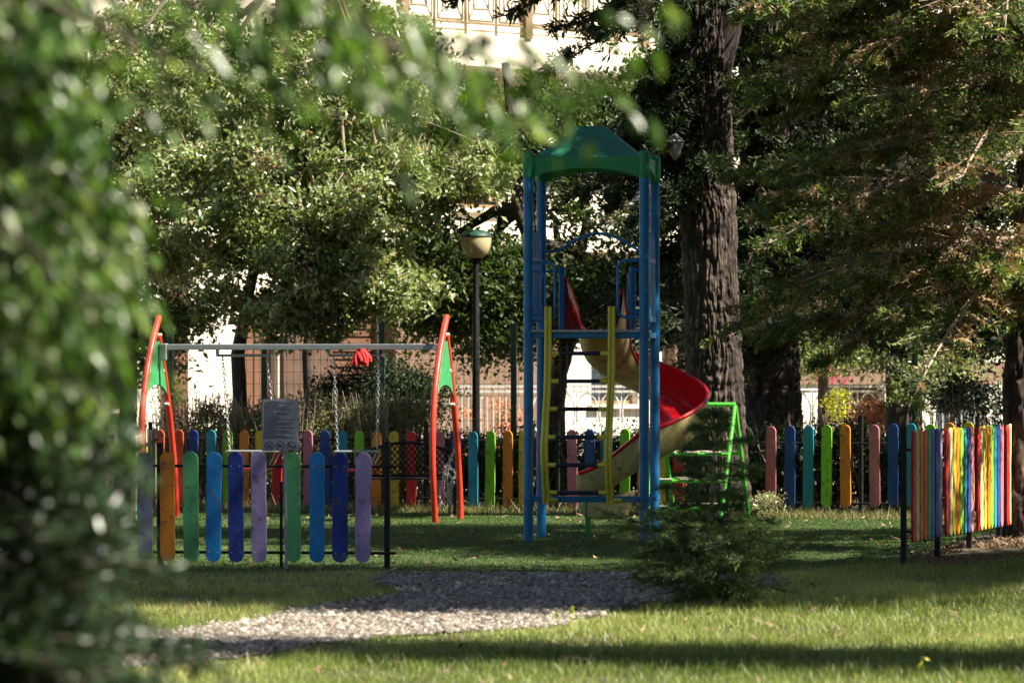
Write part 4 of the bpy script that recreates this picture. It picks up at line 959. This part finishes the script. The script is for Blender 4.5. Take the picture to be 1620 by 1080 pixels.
# ------------------------------------------------------------------ near foliage
def near_tree():
    b0 = np.array((-2.3, 7.2, 0.)); T = thing('overhanging_tree', 'out-of-focus pale green branches hanging across the top of the photo', 'tree', tuple(b0), 0)
    trunk([np.array((0,0,-.1)), np.array((.05,0,1.2)), np.array((.2,-.1,2.6)), np.array((.5,-.1,3.6))], [.16,.13,.11,.08], 'trunk', 'bark_dark', 40, .04, .012, T)
    bm_ = MB(); P, Dr = [], []
    def bough(pts, r0, n, spread, dl=.8):
        pts = np.array(pts); bm_.tube([p-b0 for p in pts], list(np.linspace(r0, .003, len(pts))), 6, cap=False)
        t_ = R.uniform(0, 1, n)**.8*(len(pts)-1); i = np.minimum(t_.astype(int), len(pts)-2); q = (t_-i)[:, None]; p = pts[i]*(1-q)+pts[i+1]*q
        off = R.normal(0, 1, (n, 3))*spread; off[:, 2] -= np.abs(R.normal(0, spread*dl, n)); P.append(p+off); Dr.append(np.tile([.3, -.1, -.9], (n, 1)))
    d = 8.8
    for (pp, n, sp) in (
        ([(-300,-160),(100,-120),(300,-40),(420,40),(470,110)], 170, .06),
        ([(-200,-200),(200,-150),(450,-80),(560,20),(640,110)], 170, .055),
        ([(-100,-120),(300,-30),(560,50),(700,100),(790,150)], 210, .05),
        ([(0,-60),(400,20),(640,70),(820,100),(960,120)], 170, .045),
        ([(700,-160),(900,-100),(1010,-30),(1020,20),(1000,60)], 25, .025),
        ([(-300,-40),(0,-20),(160,40),(260,90),(330,110)], 100, .05),
        ([(200,-200),(420,-100),(500,-20),(560,60),(600,150)], 60, .04)):
        dd = d+R.uniform(-.5, .6); bough([at(x_, y_, dd+.05*k) for k, (x_, y_) in enumerate(pp)], .009, n, sp)
    # heavier foliage down the left edge
    for k in range(74):
        y_ = R.uniform(-60, 620); e_ = np.interp(y_, [-60,180,300,450,620], [90,110,215,205,170])*R.uniform(.5, 1.0); dd = R.uniform(8.6, 10.2)
        bough([at(-420, y_-170, dd), at(-200, y_-110, dd), at(e_*.3, y_-40, dd), at(e_, y_+30, dd)], .007, 90, .04)
    bm_.build('branch', M['twig_dark'], T); P = np.concatenate(P)-b0; Dr = np.concatenate(Dr)
    leaves('crown', P, R.uniform(.03, .066, len(P)), 'leaf_near', np.clip(R.normal(.5, .28, len(P)), 0, 1), .42, .5, Dr, T)
near_tree()
def near_bush():
    b0 = np.array((-1.40, 10.0, 0.)); T = thing('yew_bush', 'out-of-focus grey green conifer bush filling the lower left corner', 'bush', tuple(b0), 0)
    MB().tube([(0,0,-.05),(.0,0,.5),(-.02,0,2.1)], [.05,.04,.01], 10).build('trunk', M['bark_dark'], T)
    st, dr_, ll_, dp = [], [], [], []
    for k in range(820):
        z_ = R.uniform(.1, .7) if k < 60 else R.uniform(.7, 2.1); q = R.uniform(0, 2*PI)
        ext = np.interp(z_, [0,.4,.8,1.0,1.12,1.5,1.75,2.1], [.60,.78,.88,.80,.66,.66,.56,.30])
        st.append((0,0,z_)); dr_.append((math.cos(q), math.sin(q), R.uniform(-.1, .45))); ll_.append(ext*R.uniform(.75, 1.05)); dp.append(R.uniform(.0, .5))
    P, Dv, tn, twb = needle_spray(np.array(st), np.array(dr_), np.array(ll_), dp, 30, .03, 24, side=.28)
    twb.build('branch', M['twig_dark'], T); V, Fc = leaf_arrays(P, R.uniform(.6, 1.3, len(P))*.03, .30, .3, Dv, .02)
    link('foliage', npmesh('foliage', V, Fc, np.repeat(tn, 2)), M['yew'], T)
near_bush()
# little weeds in the lawn
def weed(px, py, h, label, n=14):
    o = gp(px, py); T = thing('weed', label, 'plant', tuple(o)); MB().tube([(0,0,0),(.004,0,h*.6),(-.003,0,h)], .0016, 5).build('stem', M['leafstem'], T)
    P = np.stack([R.normal(0, .008, n), R.normal(0, .008, n), R.uniform(.25, 1, n)*h], 1); leaves('leaf', P, R.uniform(.018, .034, n), 'flower_y', R.uniform(.1, .8, n), .55, parent=T)
M['leafstem'] = paint('green_stem', (.12,.16,.03), .6, .1)
weed(1458, 1078, .12, 'yellow green seedling at the bottom edge of the lawn')
weed(905, 990, .10, 'low yellowish weed at the edge of the gravel path')
weed(880, 985, .07, 'tiny weed left of the tuft at the path edge')

# ------------------------------------------------------------------ trees right of the frame that shade the place, then trees added to dim the sky
def side_tree(name, label, x_, y_, hgt, r, zc, rz, nc, lmat='leaf_dark', leaf=.16, cr=.35, nl=120):
    T = broad_tree(name, label, (x_, y_, 0), [(x_, y_, 0), (x_, y_, zc*.5), (x_+.1, y_, zc), (x_, y_, hgt*.95)], [.22,.18,.13,.04],
        [((x_, y_, zc), (r[0], r[1], rz), nc, cr, nl)], leaf, lmat, rc=.5, twig='twig_dark', r0=.04, every=3)
    return T
side_tree('cypress_tree', 'narrow cypress right of the frame whose shadow crosses the front lawn', 7.6, 23.6, 13, (.8, .60), 6.6, 6.0, 170)
side_tree('shade_tree', 'tallest round tree right of the frame shading the gravel path', 7.9, 31.0, 17, (2.2, 3.6), 11.6, 5.0, 480)
side_tree('shade_tree', 'middle round tree right of the frame shading the lawn by the entrance', 8.2, 34.8, 9, (2.0, 2.7), 5.0, 3.6, 320)
side_tree('shade_tree', 'dense round tree right of the frame shading the tower', 8.8, 42.2, 14.5, (2.2, 2.2), 9.6, 4.6, 110)
side_tree('shade_tree', 'far tree right of the frame behind the dark pine', 8.4, 50.3, 9, (2.0, 1.6), 5.2, 3.0, 110)
def tall_tree(label, x_, y_, cx, zc, r, nc=210):
    broad_tree('sky_screen_tree', label, (x_, y_, 0), [(x_, y_, 0), (x_, y_, 6), (x_+(cx-x_)*.3, y_, 10), (x_+(cx-x_)*.7, y_, 13)], [.30,.24,.2,.1],
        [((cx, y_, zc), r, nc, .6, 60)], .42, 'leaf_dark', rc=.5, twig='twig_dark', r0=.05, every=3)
for (y_, w_) in ((14, 'the near lawn'), (23, 'the path bend'), (31.5, 'the path'), (40, 'the playground'), (48.5, 'the rear hedge')):  # unseen high crowns added to block overhead sky but let sunlight through
    tall_tree('added very tall tree left of the frame, its high crown cutting skylight over '+w_, -8.5, y_, -4.2, 14.8, (5.4, 4.8, 3.2))
for (x_, w_) in ((-12, 'at the left end of the row behind the viewpoint'), (-6, 'second from the left in the row behind the viewpoint'), (0, 'in the middle of the row behind the viewpoint'), (6, 'second from the right in the row behind the viewpoint'), (12, 'at the right end of the row behind the viewpoint')):  # unseen row added to block skylight from behind the camera
    tall_tree('added tall broad tree cutting skylight '+w_, x_, -8, x_, 8.4, (3.8, 3.8, 7.4))
for (x_, y_, w_) in ((15.5, 14, 'level with the near lawn'), (16, 22, 'level with the path bend'), (15.5, 30, 'level with the path'), (16, 38, 'level with the right fence'), (15.5, 46, 'level with the rear fence'), (14.5, 54, 'level with the rear hedge')):  # unseen row added to close off the low sky on the right
    side_tree('sky_screen_tree', 'added broad tree cutting low skylight far beyond the right edge '+w_, x_, y_, 11, (3.4, 3.8), 6, 5, 130, leaf=.42, cr=.6, nl=60)
